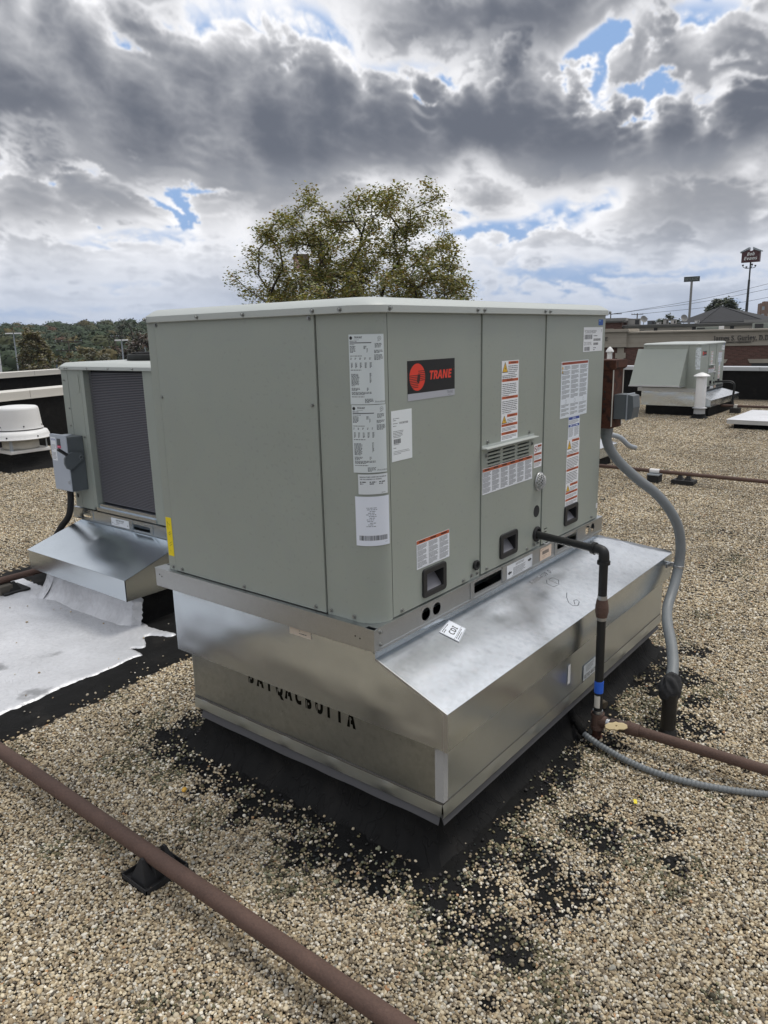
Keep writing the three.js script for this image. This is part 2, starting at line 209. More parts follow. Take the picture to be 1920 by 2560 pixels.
const curbDist = (x, z) => Math.hypot(Math.max(CURB.x0 - x, 0, x - CURB.x1), Math.max(CURB.z0 - z, 0, z - CURB.z1));
function tarness(x, z) {
  const d = curbDist(x, z), n = fbm(x * 5.5, z * 5.5, 4);
  let t = 1.1 * (1 - sstep(0.03, 0.2, d + 0.14 * n));
  for (const [a, b, r] of BLOTS) { const q = Math.hypot(x - a, z - b) / r; if (q < 2) t = Math.max(t, 0.74 * (1 - sstep(0.15, 1.4, q + 0.7 * n))); }
  for (const [a, b, w, h] of SPLASH) { const q = Math.hypot((x - a) / w, (z - b) / h); if (q < 2) t = Math.max(t, 0.6 * (1 - sstep(0.2, 1.4, q + 0.6 * n))); }
  return t + 0.34 * t * fbm(x * 22, z * 22, 3) * (t < 1 ? 1 : 0.2);
}
const stainAt = (x, z) => { const d = curbDist(x, z), n = fbm(x * 3.7 + 7, z * 3.7, 4), w = x < 0.02 ? 0.56 : x < 1.15 ? 0.44 : 0.14; return (0.98 * sstep(w, 0.06, d + 0.3 * n)) * (0.82 + 0.5 * fbm(x * 13 + 3, z * 13, 3)); };
const blackTop = (x, z) => Math.max(tarness(x, z), stainAt(x, z));
const inCoated = (x, z) => { const n = 0.04 * fbm(x * 4, z * 4, 4) + 0.008 * fbm(x * 30, z * 30, 2); let e = Math.min(z + 4.0 + n, -1.985 + 0.3 * sstep(0.1, -0.5, x) * 0.15 - z + n); const e2 = Math.min(0.72 - x, 1); e = Math.min(e, e2 + n); if (x > 0.42) e = Math.min(e, -2.14 - z + 0.06 * Math.sin(x * 30) + n); return e; };
const inStrip = (x, z) => { const n = 0.05 * fbm(x * 3.2 + 5, z * 3.2, 4) + 0.02 * fbm(x * 14, z * 14, 2); return Math.min(-1.70 - 0.035 * Math.sin(x * 2 + 1) - z + n, z + 4.3); };
function emergent(x0, x1, z0, z1, cell, h) { const nu = Math.round((x1 - x0) / cell), nv = Math.round((z1 - z0) / cell), g = grid(nu, nv, (u, v) => { const x = lerp(x0, x1, u), z = lerp(z1, z0, v); return [x, h(x, z), z]; }, (u, v, q) => [q[0], q[2]]);
  const p = g.attributes.position, idx = g.index.array, keep = []; for (let i = 0; i < idx.length; i += 3) if (p.getY(idx[i]) > -0.012 || p.getY(idx[i + 1]) > -0.012 || p.getY(idx[i + 2]) > -0.012) keep.push(idx[i], idx[i + 1], idx[i + 2]); g.setIndex(keep); return g; }
// stone colours of the roof gravel (linear)
const STONES = [[0.50, 0.40, 0.25, 5], [0.64, 0.55, 0.39, 6], [0.36, 0.28, 0.175, 4], [0.76, 0.71, 0.60, 3.6], [0.24, 0.19, 0.125, 3], [0.46, 0.40, 0.30, 3], [0.12, 0.1, 0.075, 1.6], [0.45, 0.26, 0.13, 0.2], [0.36, 0.35, 0.30, 0.6]];
const STONE_SUM = STONES.reduce((a, s) => a + s[3], 0);
function stone(r) { let q = r() * STONE_SUM; for (const s of STONES) { q -= s[3]; if (q <= 0) return s; } return STONES[0]; }
{
  // far gravel: a tile of stones for where single stones can no longer be told apart
  const N = 130, S = 1024, r = rng(31), pts = new Float32Array(N * N * 2), cols = [];
  for (let i = 0; i < N * N; i++) { pts[2 * i] = 0.1 + 0.8 * r(); pts[2 * i + 1] = 0.1 + 0.8 * r(); const s = stone(r), k = 0.8 + 0.4 * r(); cols.push([s[0] * k, s[1] * k, s[2] * k]); }
  const hgt = new Float32Array(S * S), id = new Int32Array(S * S);
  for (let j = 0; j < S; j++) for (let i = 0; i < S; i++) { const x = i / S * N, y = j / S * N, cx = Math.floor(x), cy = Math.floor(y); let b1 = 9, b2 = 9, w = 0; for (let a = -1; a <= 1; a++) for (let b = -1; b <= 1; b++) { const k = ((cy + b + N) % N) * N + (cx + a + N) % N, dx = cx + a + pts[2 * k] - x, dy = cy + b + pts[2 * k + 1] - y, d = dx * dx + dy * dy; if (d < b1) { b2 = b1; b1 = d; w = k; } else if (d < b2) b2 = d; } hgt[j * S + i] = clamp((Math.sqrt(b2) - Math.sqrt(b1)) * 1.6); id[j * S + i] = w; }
  const at = (u, v) => Math.min(S - 1, Math.floor(v * S)) * S + Math.min(S - 1, Math.floor(u * S));
  // stones half sunk in the dark asphalt flood coat that holds the gravel
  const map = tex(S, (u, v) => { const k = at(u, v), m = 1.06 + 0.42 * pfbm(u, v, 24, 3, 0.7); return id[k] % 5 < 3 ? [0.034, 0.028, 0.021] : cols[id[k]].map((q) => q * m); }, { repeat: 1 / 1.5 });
  const bump = tex(S, (u, v) => Math.sqrt(hgt[at(u, v)]), { color: false, repeat: 1 / 1.5 });
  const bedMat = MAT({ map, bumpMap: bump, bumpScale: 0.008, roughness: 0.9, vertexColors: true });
  const nu = 150, nv = 140, g = grid(nu, nv, (u, v) => [lerp(-7, 17.6, u), 0, lerp(9, -14, v)], (u, v, q) => [q[0], q[2]]);
  const p = g.attributes.position, c = new Float32Array(p.count * 3);
  for (let i = 0; i < p.count; i++) { const x = p.getX(i), z = p.getZ(i), n = fbm(x * 0.55 + 4, z * 0.55, 4), m = fbm(x * 0.9 + 40, z * 2.2, 3), k = 1 + 0.28 * n, d = 0.5 + 0.5 * m; c[3 * i] = k * lerp(1, 0.95, d); c[3 * i + 1] = k * lerp(0.98, 0.9, d); c[3 * i + 2] = k * lerp(0.98, 0.84, d); }
  g.setAttribute('color', new THREE.BufferAttribute(c, 3));
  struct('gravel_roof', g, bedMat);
}
{ // tar and membrane sheets come up through the bed where the photograph shows them
  const tarG = emergent(-0.66, 2.7, -1.6, 1.1, 0.013, (x, z) => { const t = blackTop(x, z); return -0.012 + 0.021 * clamp(t, 0, 1.1) + 0.003 * fbm(x * 18, z * 18, 4) * sstep(0.2, 0.7, t) + 0.0025 * fbm(x * 60, z * 60, 2); });
  struct('tar_patch', tarG, M.tar).userData.label = 'black tar smeared over the gravel round the curb of the large rooftop unit';
  const strip = emergent(-1.6, 2.6, -4.2, -1.5, 0.016, (x, z) => { const e = inStrip(x, z); return Math.min(0.006, -0.02 + 0.5 * e) + 0.006 * sstep(0, 0.1, e) * fbm(x * 5, z * 9, 4); });
  struct('tar_strip', strip, M.tar).userData.label = 'black membrane strip between the gravel and the silver coated roof';
  const coat = emergent(-1.6, 0.8, -4.1, -1.9, 0.013, (x, z) => { const e = inCoated(x, z); return Math.min(0.014, -0.02 + 0.9 * e) + 0.006 * sstep(0, 0.1, e) * (1.5 * fbm(x * 4, z * 2.5, 4) + Math.max(0, fbm(x * 9 + 2, z * 3, 3)) + 0.5 * Math.max(0, 1 - Math.abs((z + 2.95 + 0.03 * fbm(x * 5, 1, 2)) / 0.03)) * 0.6) + 0.0012 * fbm(x * 40, z * 40, 2); });
  struct('coated_membrane', coat, M.silver).userData.label = 'silver aluminium coated roof membrane beside the left unit';
}
{ // single stones, as far as they can be told apart
  camera.updateMatrixWorld(); camera.updateProjectionMatrix();
  const VP = new THREE.Matrix4().multiplyMatrices(camera.projectionMatrix, camera.matrixWorldInverse.copy(camera.matrixWorld).invert());
  const r = rng(5), mats = [], cols = [], q = new V3(), mtx = new THREE.Matrix4(), quat = new THREE.Quaternion(), eul = new THREE.Euler(), pos = new V3(), scl = new V3();
  const put = (x, y, z, s, c) => { eul.set((r() - 0.5) * 0.9, r() * 6.283, (r() - 0.5) * 0.9); quat.setFromEuler(eul); scl.set(s * (0.85 + 0.5 * r()), s * (0.55 + 0.3 * r()), s * (0.75 + 0.3 * r())); mats.push(...mtx.compose(pos.set(x, y, z), quat, scl).elements); cols.push(...c); };
  const CX = camera.position.x, CZ = camera.position.z, ds = 0.0065;
  const nearCoil = (x, z) => x > 0.55 && x < 2.8 && z < -2.35 && z > -3.6 || x > 5.6 && x < 7.65 && z < -2.2 && z > -3.5 || x > 13.5 && x < 15.45 && z < -2.65 && z > -4 || x > 11.9 && x < 13.6 && z > -1.9 && z < -0.3 || z < -10.15 - (x - 2.4) * 0.309;
  for (let gx = -1.7; gx < 17.5; gx += ds) for (let gz = -13; gz < 2.2; gz += ds) {
    const dist = Math.hypot(gx - CX, gz - CZ, 1.69); if (dist > 18.5) continue;
    const f = 1 + Math.max(0, dist - 2.6) * 0.19; if (r() > 1 / (f * f)) continue; const jx = (r() - 0.5) * ds * 1.7, jz = (r() - 0.5) * ds * 1.7;
    const x = gx + jx, z = gz + jz;
    if (x > CURB.x0 - 0.02 && x < CURB.x1 && z < CURB.z1 + 0.02 && z > CURB.z0 || nearCoil(x, z)) continue;
    q.set(x, 0, z).applyMatrix4(VP); if (q.z > 1 || Math.abs(q.x) > 1.42 || Math.abs(q.y) > 1.3) continue;
    const t = blackTop(x, z), strip = inStrip(x, z), coat = x < 0.75 && z < -1.8 ? inCoated(x, z) : -1;
    let y = 0.001 + 0.006 * r() + 0.006 * fbm(x * 6, z * 6, 2), s = (0.0029 + 0.0032 * Math.pow(r(), 1.4)) * (0.75 + 0.25 * f) * (r() < 0.04 ? 1.45 : 1), black = false;
    if (coat > 0 && strip > 0) { if (r() > 0.0018) continue; y = 0.018; }
    else if (strip > 0.02 && x < 2.2 && z < -1.5) { if (r() > 0.003 + 0.2 * Math.exp(-strip * 28)) continue; y = 0.01; }
    else if (t > 0.3) { const n = fbm(x * 11 + 2, z * 11, 3), q = t - 0.22 * n, p = q < 0.62 ? 1 - 0.5 * sstep(0.36, 0.62, q) : 0.5 - 0.4 * sstep(0.62, 0.84, q) - 0.088 * sstep(0.84, 1.05, q); if (r() > p) continue; black = r() < 0.22 * sstep(0.3, 0.7, q); y = Math.max(0.001, -0.012 + 0.021 * clamp(t, 0, 1.1) + 0.0035) + 0.002 * r(); }
    const c0 = stone(r), k = 0.86 * (0.74 + 0.5 * r()) * (1 + 0.3 * fbm(x * 1.6, z * 1.6, 3) + 0.22 * fbm(x * 0.55 + 4, z * 0.55, 3));
    // dark grit and moss held between the stones in patches
    const moss = sstep(0.05, 0.5, fbm(x * 3.1 + 9, z * 3.1 + 2, 4) + 0.55 * Math.exp(-Math.max(0, curbDist(x, z) - 0.15) * 3.2) - 0.12) * 0.75;
    const dirty = r() < moss * 0.7;
    const c = black ? [0.02 + 0.012 * r(), 0.02 + 0.011 * r(), 0.02 + 0.01 * r()] : dirty ? [c0[0] * k * 0.30, c0[1] * k * 0.33, c0[2] * k * 0.26] : [c0[0] * k, c0[1] * k, c0[2] * k];
    put(x, y, z, s, c);
  }
  // a few stones in a drift beside the left unit's curb
  for (let i = 0; i < 70; i++) put(0.95 + 0.5 * r() + 0.1, 0.012, -2.2 + 0.12 * (r() + r() - 1), 0.006 + 0.002 * r(), stone(r).slice(0, 3));
  const g0 = new THREE.IcosahedronGeometry(1, 1), pp = g0.attributes.position; for (let i = 0; i < pp.count; i++) { const a = new V3().fromBufferAttribute(pp, i), k = 1 + 0.16 * noise(a.x * 1.7 + 3, a.y * 1.7 + a.z * 1.3) + 0.08 * noise(a.z * 3, a.x * 3 + a.y); pp.setXYZ(i, a.x * k, a.y * k, a.z * k); }
  g0.computeVertexNormals(); const pebble = mergeVertices((g0.deleteAttribute('uv'), g0.deleteAttribute('normal'), g0)); pebble.computeVertexNormals();
  const im = new THREE.InstancedMesh(pebble, MAT({ color: 0xffffff, roughness: 0.75 }), mats.length / 16);
  im.instanceMatrix = new THREE.InstancedBufferAttribute(new Float32Array(mats), 16); im.instanceColor = new THREE.InstancedBufferAttribute(new Float32Array(cols), 3);
  im.name = 'gravel'; im.userData = { kind: 'stuff', label: 'loose rounded tan and cream roof gravel', category: 'gravel' }; im.castShadow = im.receiveShadow = true; scene.add(im); console.log('stones', mats.length / 16);
}

// ---------------------------------------------------------------- the large rooftop unit
const screwGeo = merge([new THREE.CylinderGeometry(0.0078, 0.0082, 0.0018, 12).translate(0, 0.0009, 0), new THREE.CylinderGeometry(0.0048, 0.0048, 0.006, 6).translate(0, 0.0045, 0)]);
const SCREW_Z = screwGeo.clone().rotateX(PI / 2), SCREW_X = screwGeo.clone().rotateZ(PI / 2);
function screwZ(parent, x, y, z) { const m = mesh('screw', SCREW_Z, M.screw, parent); m.position.set(x, y, z); }
function screwX(parent, y, z, x) { const m = mesh('screw', SCREW_X, M.screw, parent); m.position.set(x, y, z); }
// outline of the cabinet seen from above, offset by o: large radius on the corner at the origin
function capOutline(x0, x1, z0, z1, o, R, r = 0.03) { const c = []; const arc = (cx, cz, a0, rad, n) => { for (let i = 0; i <= n; i++) { const t = (a0 + 90 * i / n) * RAD; c.push([cx + rad * Math.cos(t), cz + rad * Math.sin(t)]); } }; const A = x0 - o, B = x1 + o, Cc = z0 - o, D = z1 + o, rr = Math.max(0.004, R + o), r2 = Math.max(0.004, r + o); arc(B - r2, D - r2, 0, r2, 4); arc(A + rr, D - rr, 90, rr, 12); arc(A + r2, Cc + r2, 180, r2, 4); arc(B - r2, Cc + r2, 270, r2, 4); return c; }
function capGeo(x0, x1, z0, z1, y, R) {
  const lv = [[-0.02, y + 0.004], [0.013, y - 0.001], [0.015, y + 0.001], [0.015, y + 0.021], [0.011, y + 0.0245], [-0.016, y + 0.040], [-0.03, y + 0.0455], [-0.1, y + 0.049]], rings = lv.map(([o, yy]) => capOutline(x0, x1, z0, z1, o, R).map(([a, b]) => [a, yy, b])), n = rings[0].length, p = [], idx = [];
  rings.forEach((ring) => ring.forEach((q) => p.push(...q))); for (let k = 0; k < rings.length - 1; k++) for (let i = 0; i < n; i++) { const a = k * n + i, b = k * n + (i + 1) % n; idx.push(a, a + n, b, b, a + n, b + n); }
  const cI = p.length / 3; p.push((x0 + x1) / 2, y + 0.053, (z0 + z1) / 2); for (let i = 0; i < n; i++) idx.push((rings.length - 1) * n + i, cI, (rings.length - 1) * n + (i + 1) % n);
  const g = new THREE.BufferGeometry(); g.setAttribute('position', new THREE.Float32BufferAttribute(p, 3)); g.setIndex(idx); g.computeVertexNormals(); return metricUV(toCreasedNormals(g, 0.5));
}
const CR = 0.08, sFlat = 0.132, sArc = CR * PI / 2;
function cornerAt(s, o = 0) { // the rounded corner panel: s metres from its seam on the short face, o out from the sheet
  if (s < sFlat) return [-o, -0.212 + s]; const t = (s - sFlat) / CR; if (t < PI / 2) return [CR - (CR + o) * Math.cos(t), -CR + (CR + o) * Math.sin(t)]; return [CR + (s - sFlat - sArc), o];
}
function cornerSheet(s0, s1, y0, y1, o, n = 24) { return grid(n, 1, (u, v) => { const [x, z] = cornerAt(lerp(s0, s1, u), o); return [x, lerp(y0, y1, v), z]; }, (u, v) => [u, v]); }
function cornerLabel(s0, s1, y0, y1) { const g = [cornerSheet(s0, s1, y0, y1, 0.0012), cornerSheet(s1, s0, y0, y1, 0.0003)]; return merge(g); }
// pull pocket: black rim round a scoop
function pullHandle(parent, x0, x1, y0, y1, z) {
  const h = mesh('pull_handle', [(() => { const g = new THREE.ExtrudeGeometry((() => { const s = new THREE.Shape(roundRect(x0, x1, y0, y1, 0.012).map(([a, b]) => new THREE.Vector2(a, b))); s.holes.push(new THREE.Path(roundRect(x0 + 0.018, x1 - 0.018, y0 + 0.016, y1 - 0.016, 0.005).map(([a, b]) => new THREE.Vector2(a, b)))); return s; })(), { depth: 0.006, bevelEnabled: true, bevelSize: 0.002, bevelThickness: 0.003, bevelSegments: 2 }); g.translate(0, 0, z - 0.001); return metricUV(g); })()], M.black, parent);
  const a = x0 + 0.018, b = x1 - 0.018, c = y0 + 0.016, d = y1 - 0.016, D = 0.045;
  mesh('pocket', [bx(a - 0.004, a, c, d, z - D, z), bx(b, b + 0.004, c, d, z - D, z), bx(a, b, d, d + 0.004, z - D, z), bx(a - 0.004, b + 0.004, c, d, z - D - 0.003, z - D)], M.black, h);
  mesh('scoop', grid(1, 1, (u, v) => [lerp(a, b, u), lerp(c, d - 0.018, v), lerp(z + 0.001, z - D + 0.006, v)]), M.handle, h);
}
const BODY = { y0: 0.785, y1: 1.757, z: -0.003 };
const unit = thing('packaged_rooftop_unit', 'large grey green packaged rooftop unit standing on a galvanized curb adapter', 'air conditioner', [0, 0, 0]);
{
  const P = unit, Y0 = BODY.y0, Y1 = BODY.y1, z = BODY.z, hp = (x0, x1, y0, y1) => rect(x0 + 0.012, x1 - 0.012, y0 + 0.012, y1 - 0.012);
  mesh('inner_casing', bx(0.03, 1.735, 0.782, 1.755, -1.07, -0.055), M.core, P);
  mesh('blower_panel', sheet(rect(0.0915, 0.556, Y0, Y1), [hp(0.258, 0.392, 0.806, 0.902)], z, 0.02), M.paint, P);
  mesh('post', sheet(rect(0.5605, 0.637, Y0 - 0.003, Y1), [], z - 0.004, 0.02), M.paint, P);
  const slots = []; for (let r = 0; r < 5; r++) for (let c = 0; c < 3; c++) slots.push(roundRect(0.682 + c * 0.116, 0.682 + c * 0.116 + 0.098, 1.252 - r * 0.0142 - 0.0035, 1.252 - r * 0.0142 + 0.0035, 0.003, 2));
  mesh('furnace_panel', sheet(rect(0.6415, 1.0575, Y0, Y1), [hp(0.785, 0.917, 0.812, 0.905), ...slots], z, 0.02), M.paint, P);
  mesh('vent_baffle', [0, 1, 2, 3, 4].map((r) => grid(1, 1, (u, v) => [lerp(0.672, 1.03, u), 1.258 - r * 0.0142 - 0.012 * v, z - 0.022 - 0.012 * (1 - v)])), M.zinc, P);
  mesh('vent_hood', [bx(0.639, 1.05, 1.270, 1.275, z - 0.002, z + 0.026, 0.0015), bx(0.639, 1.05, 1.275, 1.283, z - 0.001, z + 0.003)], M.cap, P);
  mesh('post', sheet(rect(1.0625, 1.1395, Y0 - 0.003, Y1), [ellipse(1.1, 0.944, 0.026, 0.026), ellipse(1.102, 0.843, 0.029, 0.029)], z - 0.004, 0.02), M.paint, P);
  mesh('compressor_panel', sheet(rect(1.1445, 1.727, Y0, Y1), [hp(1.369, 1.5, 0.822, 0.908), ...[0, 1, 2].map((k) => roundRect(1.168, 1.196, 0.846 - k * 0.014, 0.852 - k * 0.014, 0.003, 2))], z, 0.02), M.paint, P);
  mesh('corner_post', [bx(1.7315, 1.755, Y0 - 0.003, Y1, -0.03, z - 0.004), bx(1.735, 1.755, Y0 - 0.003, Y1, -1.09, -0.03)], M.paint, P);
  mesh('back_panel', bx(0.03, 1.735, Y0, Y1, -1.09, -1.072), M.paint, P);
  // short face: one wide panel with a faint cross break, a back post, the rounded corner panel
  const bulge = (y, q) => -0.003 - 0.0012 * noise(y * 2.2, q * 2.1) * sstep(0, 0.08, q) * sstep(1, 0.92, q) - 0.0035 * Math.max(0, 1 - Math.abs(y - 1.462) / (y > 1.462 ? 0.29 : 0.67)) * sstep(0, 0.04, q) * sstep(1, 0.96, q);
  mesh('end_panel', [grid(40, 60, (u, v) => { const y = lerp(Y0, Y1, v); return [bulge(y, u), y, lerp(-1.0395, -0.2165, u)]; }, (u, v, q) => [q[2], q[1]]), bx(-0.002, 0.02, Y0, Y1, -1.0395, -1.0385), bx(-0.002, 0.02, Y0, Y1, -0.2175, -0.2165)], M.paint, P);
  mesh('end_post', bx(0.0, 0.03, Y0 - 0.003, Y1, -1.09, -1.0445), M.paint, P);
  mesh('corner_panel', [grid(40, 1, (u, v) => { const [x, zz] = cornerAt(u * (sFlat + sArc + 0.0075), -0.002); return [x, lerp(Y0 - 0.003, Y1, v), zz]; }, (u, v, q) => [u * 0.27, q[1]])], M.paint, P);
  mesh('top_cap', capGeo(0, 1.755, -1.09, 0, 1.757, CR), M.cap, P);
  // base rail with lifting slots and holes
  const holes = [roundRect(0.583, 0.788, 0.724, 0.768, 0.008), roundRect(1.292, 1.493, 0.726, 0.766, 0.008), ellipse(0.266, 0.744, 0.0255, 0.0235), ellipse(0.332, 0.744, 0.0245, 0.0225), ellipse(1.619, 0.747, 0.024, 0.022), ellipse(1.681, 0.747, 0.022, 0.021)];
  const rail = mesh('base_rail', [sheet(rect(-0.001, 1.795, 0.711, 0.780), holes, 0.004, 0.0025), bx(-0.004, 1.795, 0.7785, 0.7815, -0.03, 0.0065), bx(-0.004, 1.795, 0.703, 0.711, -0.02, 0.0075), bx(-0.02, -0.0175, 0.705, 0.7785, -1.162, 0.004), bx(-0.0225, 0.03, 0.7785, 0.7816, -1.162, -0.03), bx(-0.02, 0.004, 0.703, 0.7055, -1.162, -0.02), bx(-0.02, 0, 0.711, 0.7785, 0.0016, 0.0036), bx(1.7925, 1.797, 0.711, 0.7785, -1.162, 0.0015), bx(-0.003, 1.795, 0.711, 0.78, -1.162, -1.159)], M.rail, P);
  mesh('rail_back', bx(0.02, 1.77, 0.705, 0.775, -0.075, -0.07), M.galvOld, rail);
  for (const [a, b] of [[0.5525, 0.578], [0.792, 0.818], [1.262, 1.287], [1.499, 1.525]]) mesh('joint_strap', bx(a, b, 0.7115, 0.7775, 0.0042, 0.0062), M.rail, rail);
  mesh('corner_bracket', [bx(-0.0065, 0.018, 0.705, 0.779, 0.0042, 0.0062), bx(-0.0222, -0.0202, 0.705, 0.779, -0.014, 0.0058), bx(-0.022, -0.006, 0.705, 0.779, 0.0042, 0.0062)], M.rail, rail);
  for (const [x, y] of [[0.083, 1.769], [0.578, 1.769], [0.624, 1.769], [1.091, 1.769], [1.134, 1.769], [1.745, 1.769]]) screwZ(P, x, y, 0.0152);
  for (const [x, y] of [[0.138, 0.797], [0.515, 0.797], [0.683, 0.799], [1.012, 0.799], [1.674, 0.801]]) screwZ(P, x, y, z);
  for (const [x, y] of [[0.578, 0.797], [0.619, 0.797], [1.083, 0.799], [1.118, 0.799]]) screwZ(P, x, y, z - 0.004);
  for (const [x, y] of [[0.672, 1.243], [1.036, 1.243], [0.682, 1.294], [1.009, 1.294]]) screwZ(P, x, y, z);
  for (const [x, y] of [[0.01, 0.765], [0.01, 0.722]]) screwZ(P, x, y, 0.0062);
  for (const [y, zz] of [[1.48, -1.026], [1.48, -0.236], [1.746, -1.028], [1.747, -0.236], [0.797, -1.0], [0.797, -0.628], [0.797, -0.263]]) screwX(P, y, zz, -0.003);
  for (const [y, zz] of [[0.796, -1.062], [0.797, -0.197], [0.797, -0.095]]) screwX(P, y, zz, 0.001);
  for (const zz of [-1.08, -0.768, -0.527, -0.209, -0.097]) screwX(P, 1.768, zz, -0.0152);
  for (const [zz, y] of [[-1.135, 0.755], [-1.12, 0.748], [-0.075, 0.742], [-0.055, 0.738]]) { const m = mesh('screw_hole', faceX(sheet(ellipse(zz, y, 0.003, 0.003, 10), [], 0.0208, 0.0006), 0), M.core, rail); }
  pullHandle(P, 0.256, 0.394, 0.804, 0.904, z); pullHandle(P, 0.783, 0.919, 0.810, 0.907, z); pullHandle(P, 1.367, 1.502, 0.820, 0.910, z);
  // combustion air screen, plugs, grommet
  const dome = mesh('vent_screen', [new THREE.TorusGeometry(0.036, 0.004, 8, 28).translate(1.107, 1.073, z + 0.004)], M.zinc, P);
  { const wires = []; for (let k = -3; k <= 3; k++) { const o = k * 0.0098, w = Math.sqrt(0.036 ** 2 - o * o); const b = (t) => 0.022 * Math.sqrt(Math.max(0, 1 - t * t)) + 0.004; const L1 = [], L2 = []; for (let i = 0; i <= 8; i++) { const t = -w + 2 * w * i / 8, q = Math.hypot(t, o) / 0.036; L1.push([1.107 + (o + t) * 0.7071, 1.073 + (t - o) * 0.7071, z + b(q)]); L2.push([1.107 + (o - t) * 0.7071, 1.073 + (o + t) * 0.7071, z + b(q)]); } wires.push(tube(L1, 0.0016, 14, 5), tube(L2, 0.0016, 14, 5)); } mesh('wire_mesh', wires, M.zinc, dome); }
  mesh('knockout_cover', [cyl([1.1, 0.944, z - 0.012], [1.1, 0.944, z - 0.003], 0.0255, 0.0255, 28)], M.rubber, P);
  mesh('grommet', [new THREE.TorusGeometry(0.027, 0.007, 10, 28).translate(1.102, 0.843, z + 0.001), cyl([1.102, 0.843, z - 0.03], [1.102, 0.843, z - 0.02], 0.028, 0.028, 20)], M.rubber, P);
  mesh('drain_nipple', [new THREE.TorusGeometry(0.0155, 0.005, 8, 20).translate(0.604, 0.833, z + 0.004), cyl([0.604, 0.833, z - 0.02], [0.604, 0.833, z + 0.006], 0.0165, 0.0165, 20, false), cyl([0.604, 0.833, z - 0.004], [0.604, 0.833, z + 0.001], 0.0155, 0.0155, 20)], M.rubber, P);
  for (const sgn of [0]) mesh('wire_loop', tube([[1.16, 0.79, z + 0.002], [1.166, 0.785, z + 0.01], [1.2, 0.786, z + 0.01], [1.215, 0.795, z + 0.002]], 0.0025, 16, 6), M.zinc, P);
  // ---- labels
  const OR = '#b4552c', WH = '#e8eaee', INK = '#23262b';
  const put = (name, x0, x1, y0, y1, draw, w = 256, label, zz = z) => mesh(name, plate(x0, x1, y0, y1, zz + 0.0002), printMat(canvas(w, Math.round(w * (y1 - y0) / (x1 - x0)), draw)), P, label);
  put('brand_plate', 0.188, 0.458, 1.485, 1.61, (x, w, h) => { x.fillStyle = '#0b0b0e'; x.fillRect(0, 0, w, h); x.fillStyle = '#a9acb4'; x.fillRect(0, h * 0.825, w, h * 0.175); const R = '#dc3b25'; x.fillStyle = R; const cx = w * 0.195, cy = h * 0.42, r = h * 0.345; x.beginPath(); x.arc(cx, cy, r, 0, 7); x.fill(); x.strokeStyle = '#141010'; x.lineWidth = h * 0.016;
    for (let k = 0; k < 8; k++) { const yy = cy - r * 0.12 + k * r * 0.125; const hw = Math.sqrt(Math.max(0, r * r - (yy - cy) ** 2)); x.beginPath(); x.moveTo(cx - hw * 1.0, yy); x.lineTo(cx + r * (0.16 - k * 0.01), yy - r * 0.02); x.stroke(); } for (let k = 0; k < 6; k++) { const yy = cy - r * 0.42 + k * r * 0.135; const hw = Math.sqrt(Math.max(0, r * r - (yy - cy) ** 2)); x.beginPath(); x.moveTo(cx + r * 0.12, yy); x.lineTo(cx + hw, yy - r * 0.02); x.stroke(); }
    x.fillStyle = '#3a0f0b'; x.beginPath(); x.moveTo(cx + r * 0.05, cy - r * 0.2); x.lineTo(cx + r * 0.42, cy - r * 0.2); x.lineTo(cx + r * 0.22, cy + r * 0.5); x.lineTo(cx - r * 0.1, cy + r * 0.36); x.fill();
    x.fillStyle = R; x.save(); x.transform(1, 0, -0.17, 1, 0, 0); x.font = 'bold ' + Math.round(h * 0.27) + 'px sans-serif'; x.textAlign = 'left'; const tw = x.measureText('TRANE').width; x.translate(w * 0.475, h * 0.51); x.scale(w * 0.485 / tw, 1.12); x.fillText('TRANE', 0, 0); x.strokeStyle = R; x.lineWidth = 3; x.strokeText('TRANE', 0, 0); x.restore(); x.font = Math.round(h * 0.06) + 'px sans-serif'; x.fillText('®', w * 0.965, h * 0.31);
    x.fillStyle = '#5a5d63'; x.font = Math.round(h * 0.1) + 'px sans-serif'; x.fillText('TRANE', w * 0.82, h * 0.93); words(x, w * 0.85, h * 0.955, w * 0.12, 1, 4, 3, '#6a6d73'); }, 512, 'black brand plate with red disc and lettering above a silver strip');
  put('shipping_label', 0.1, 0.207, 1.302, 1.461, (x, w, h) => { x.fillStyle = '#dfe5e8'; x.fillRect(0, 0, w, h); words(x, w * 0.08, h * 0.15, w * 0.35, 2, h * 0.035, 4); x.fillStyle = INK; x.font = 'bold ' + Math.round(h * 0.055) + 'px sans-serif'; x.fillText('1101507350', w * 0.36, h * 0.27); words(x, w * 0.08, h * 0.245, w * 0.25, 2, h * 0.05, 4); words(x, w * 0.08, h * 0.4, w * 0.5, 5, h * 0.03, 4); barcode(x, w * 0.1, h * 0.56, w * 0.34, h * 0.09); words(x, w * 0.1, h * 0.66, w * 0.4, 1, 6, 4); words(x, w * 0.08, h * 0.73, w * 0.2, 1, 6, 4); words(x, w * 0.08, h * 0.8, w * 0.82, 3, h * 0.028, 3); });
  const head = (x, x0, y0, w, h, t) => { x.fillStyle = OR; x.fillRect(x0, y0, w, h); x.fillStyle = '#3c160a'; x.font = 'bold ' + Math.round(h * 0.82) + 'px sans-serif'; x.textAlign = 'center'; x.fillText(t, x0 + w / 2, y0 + h * 0.82); x.textAlign = 'left'; };
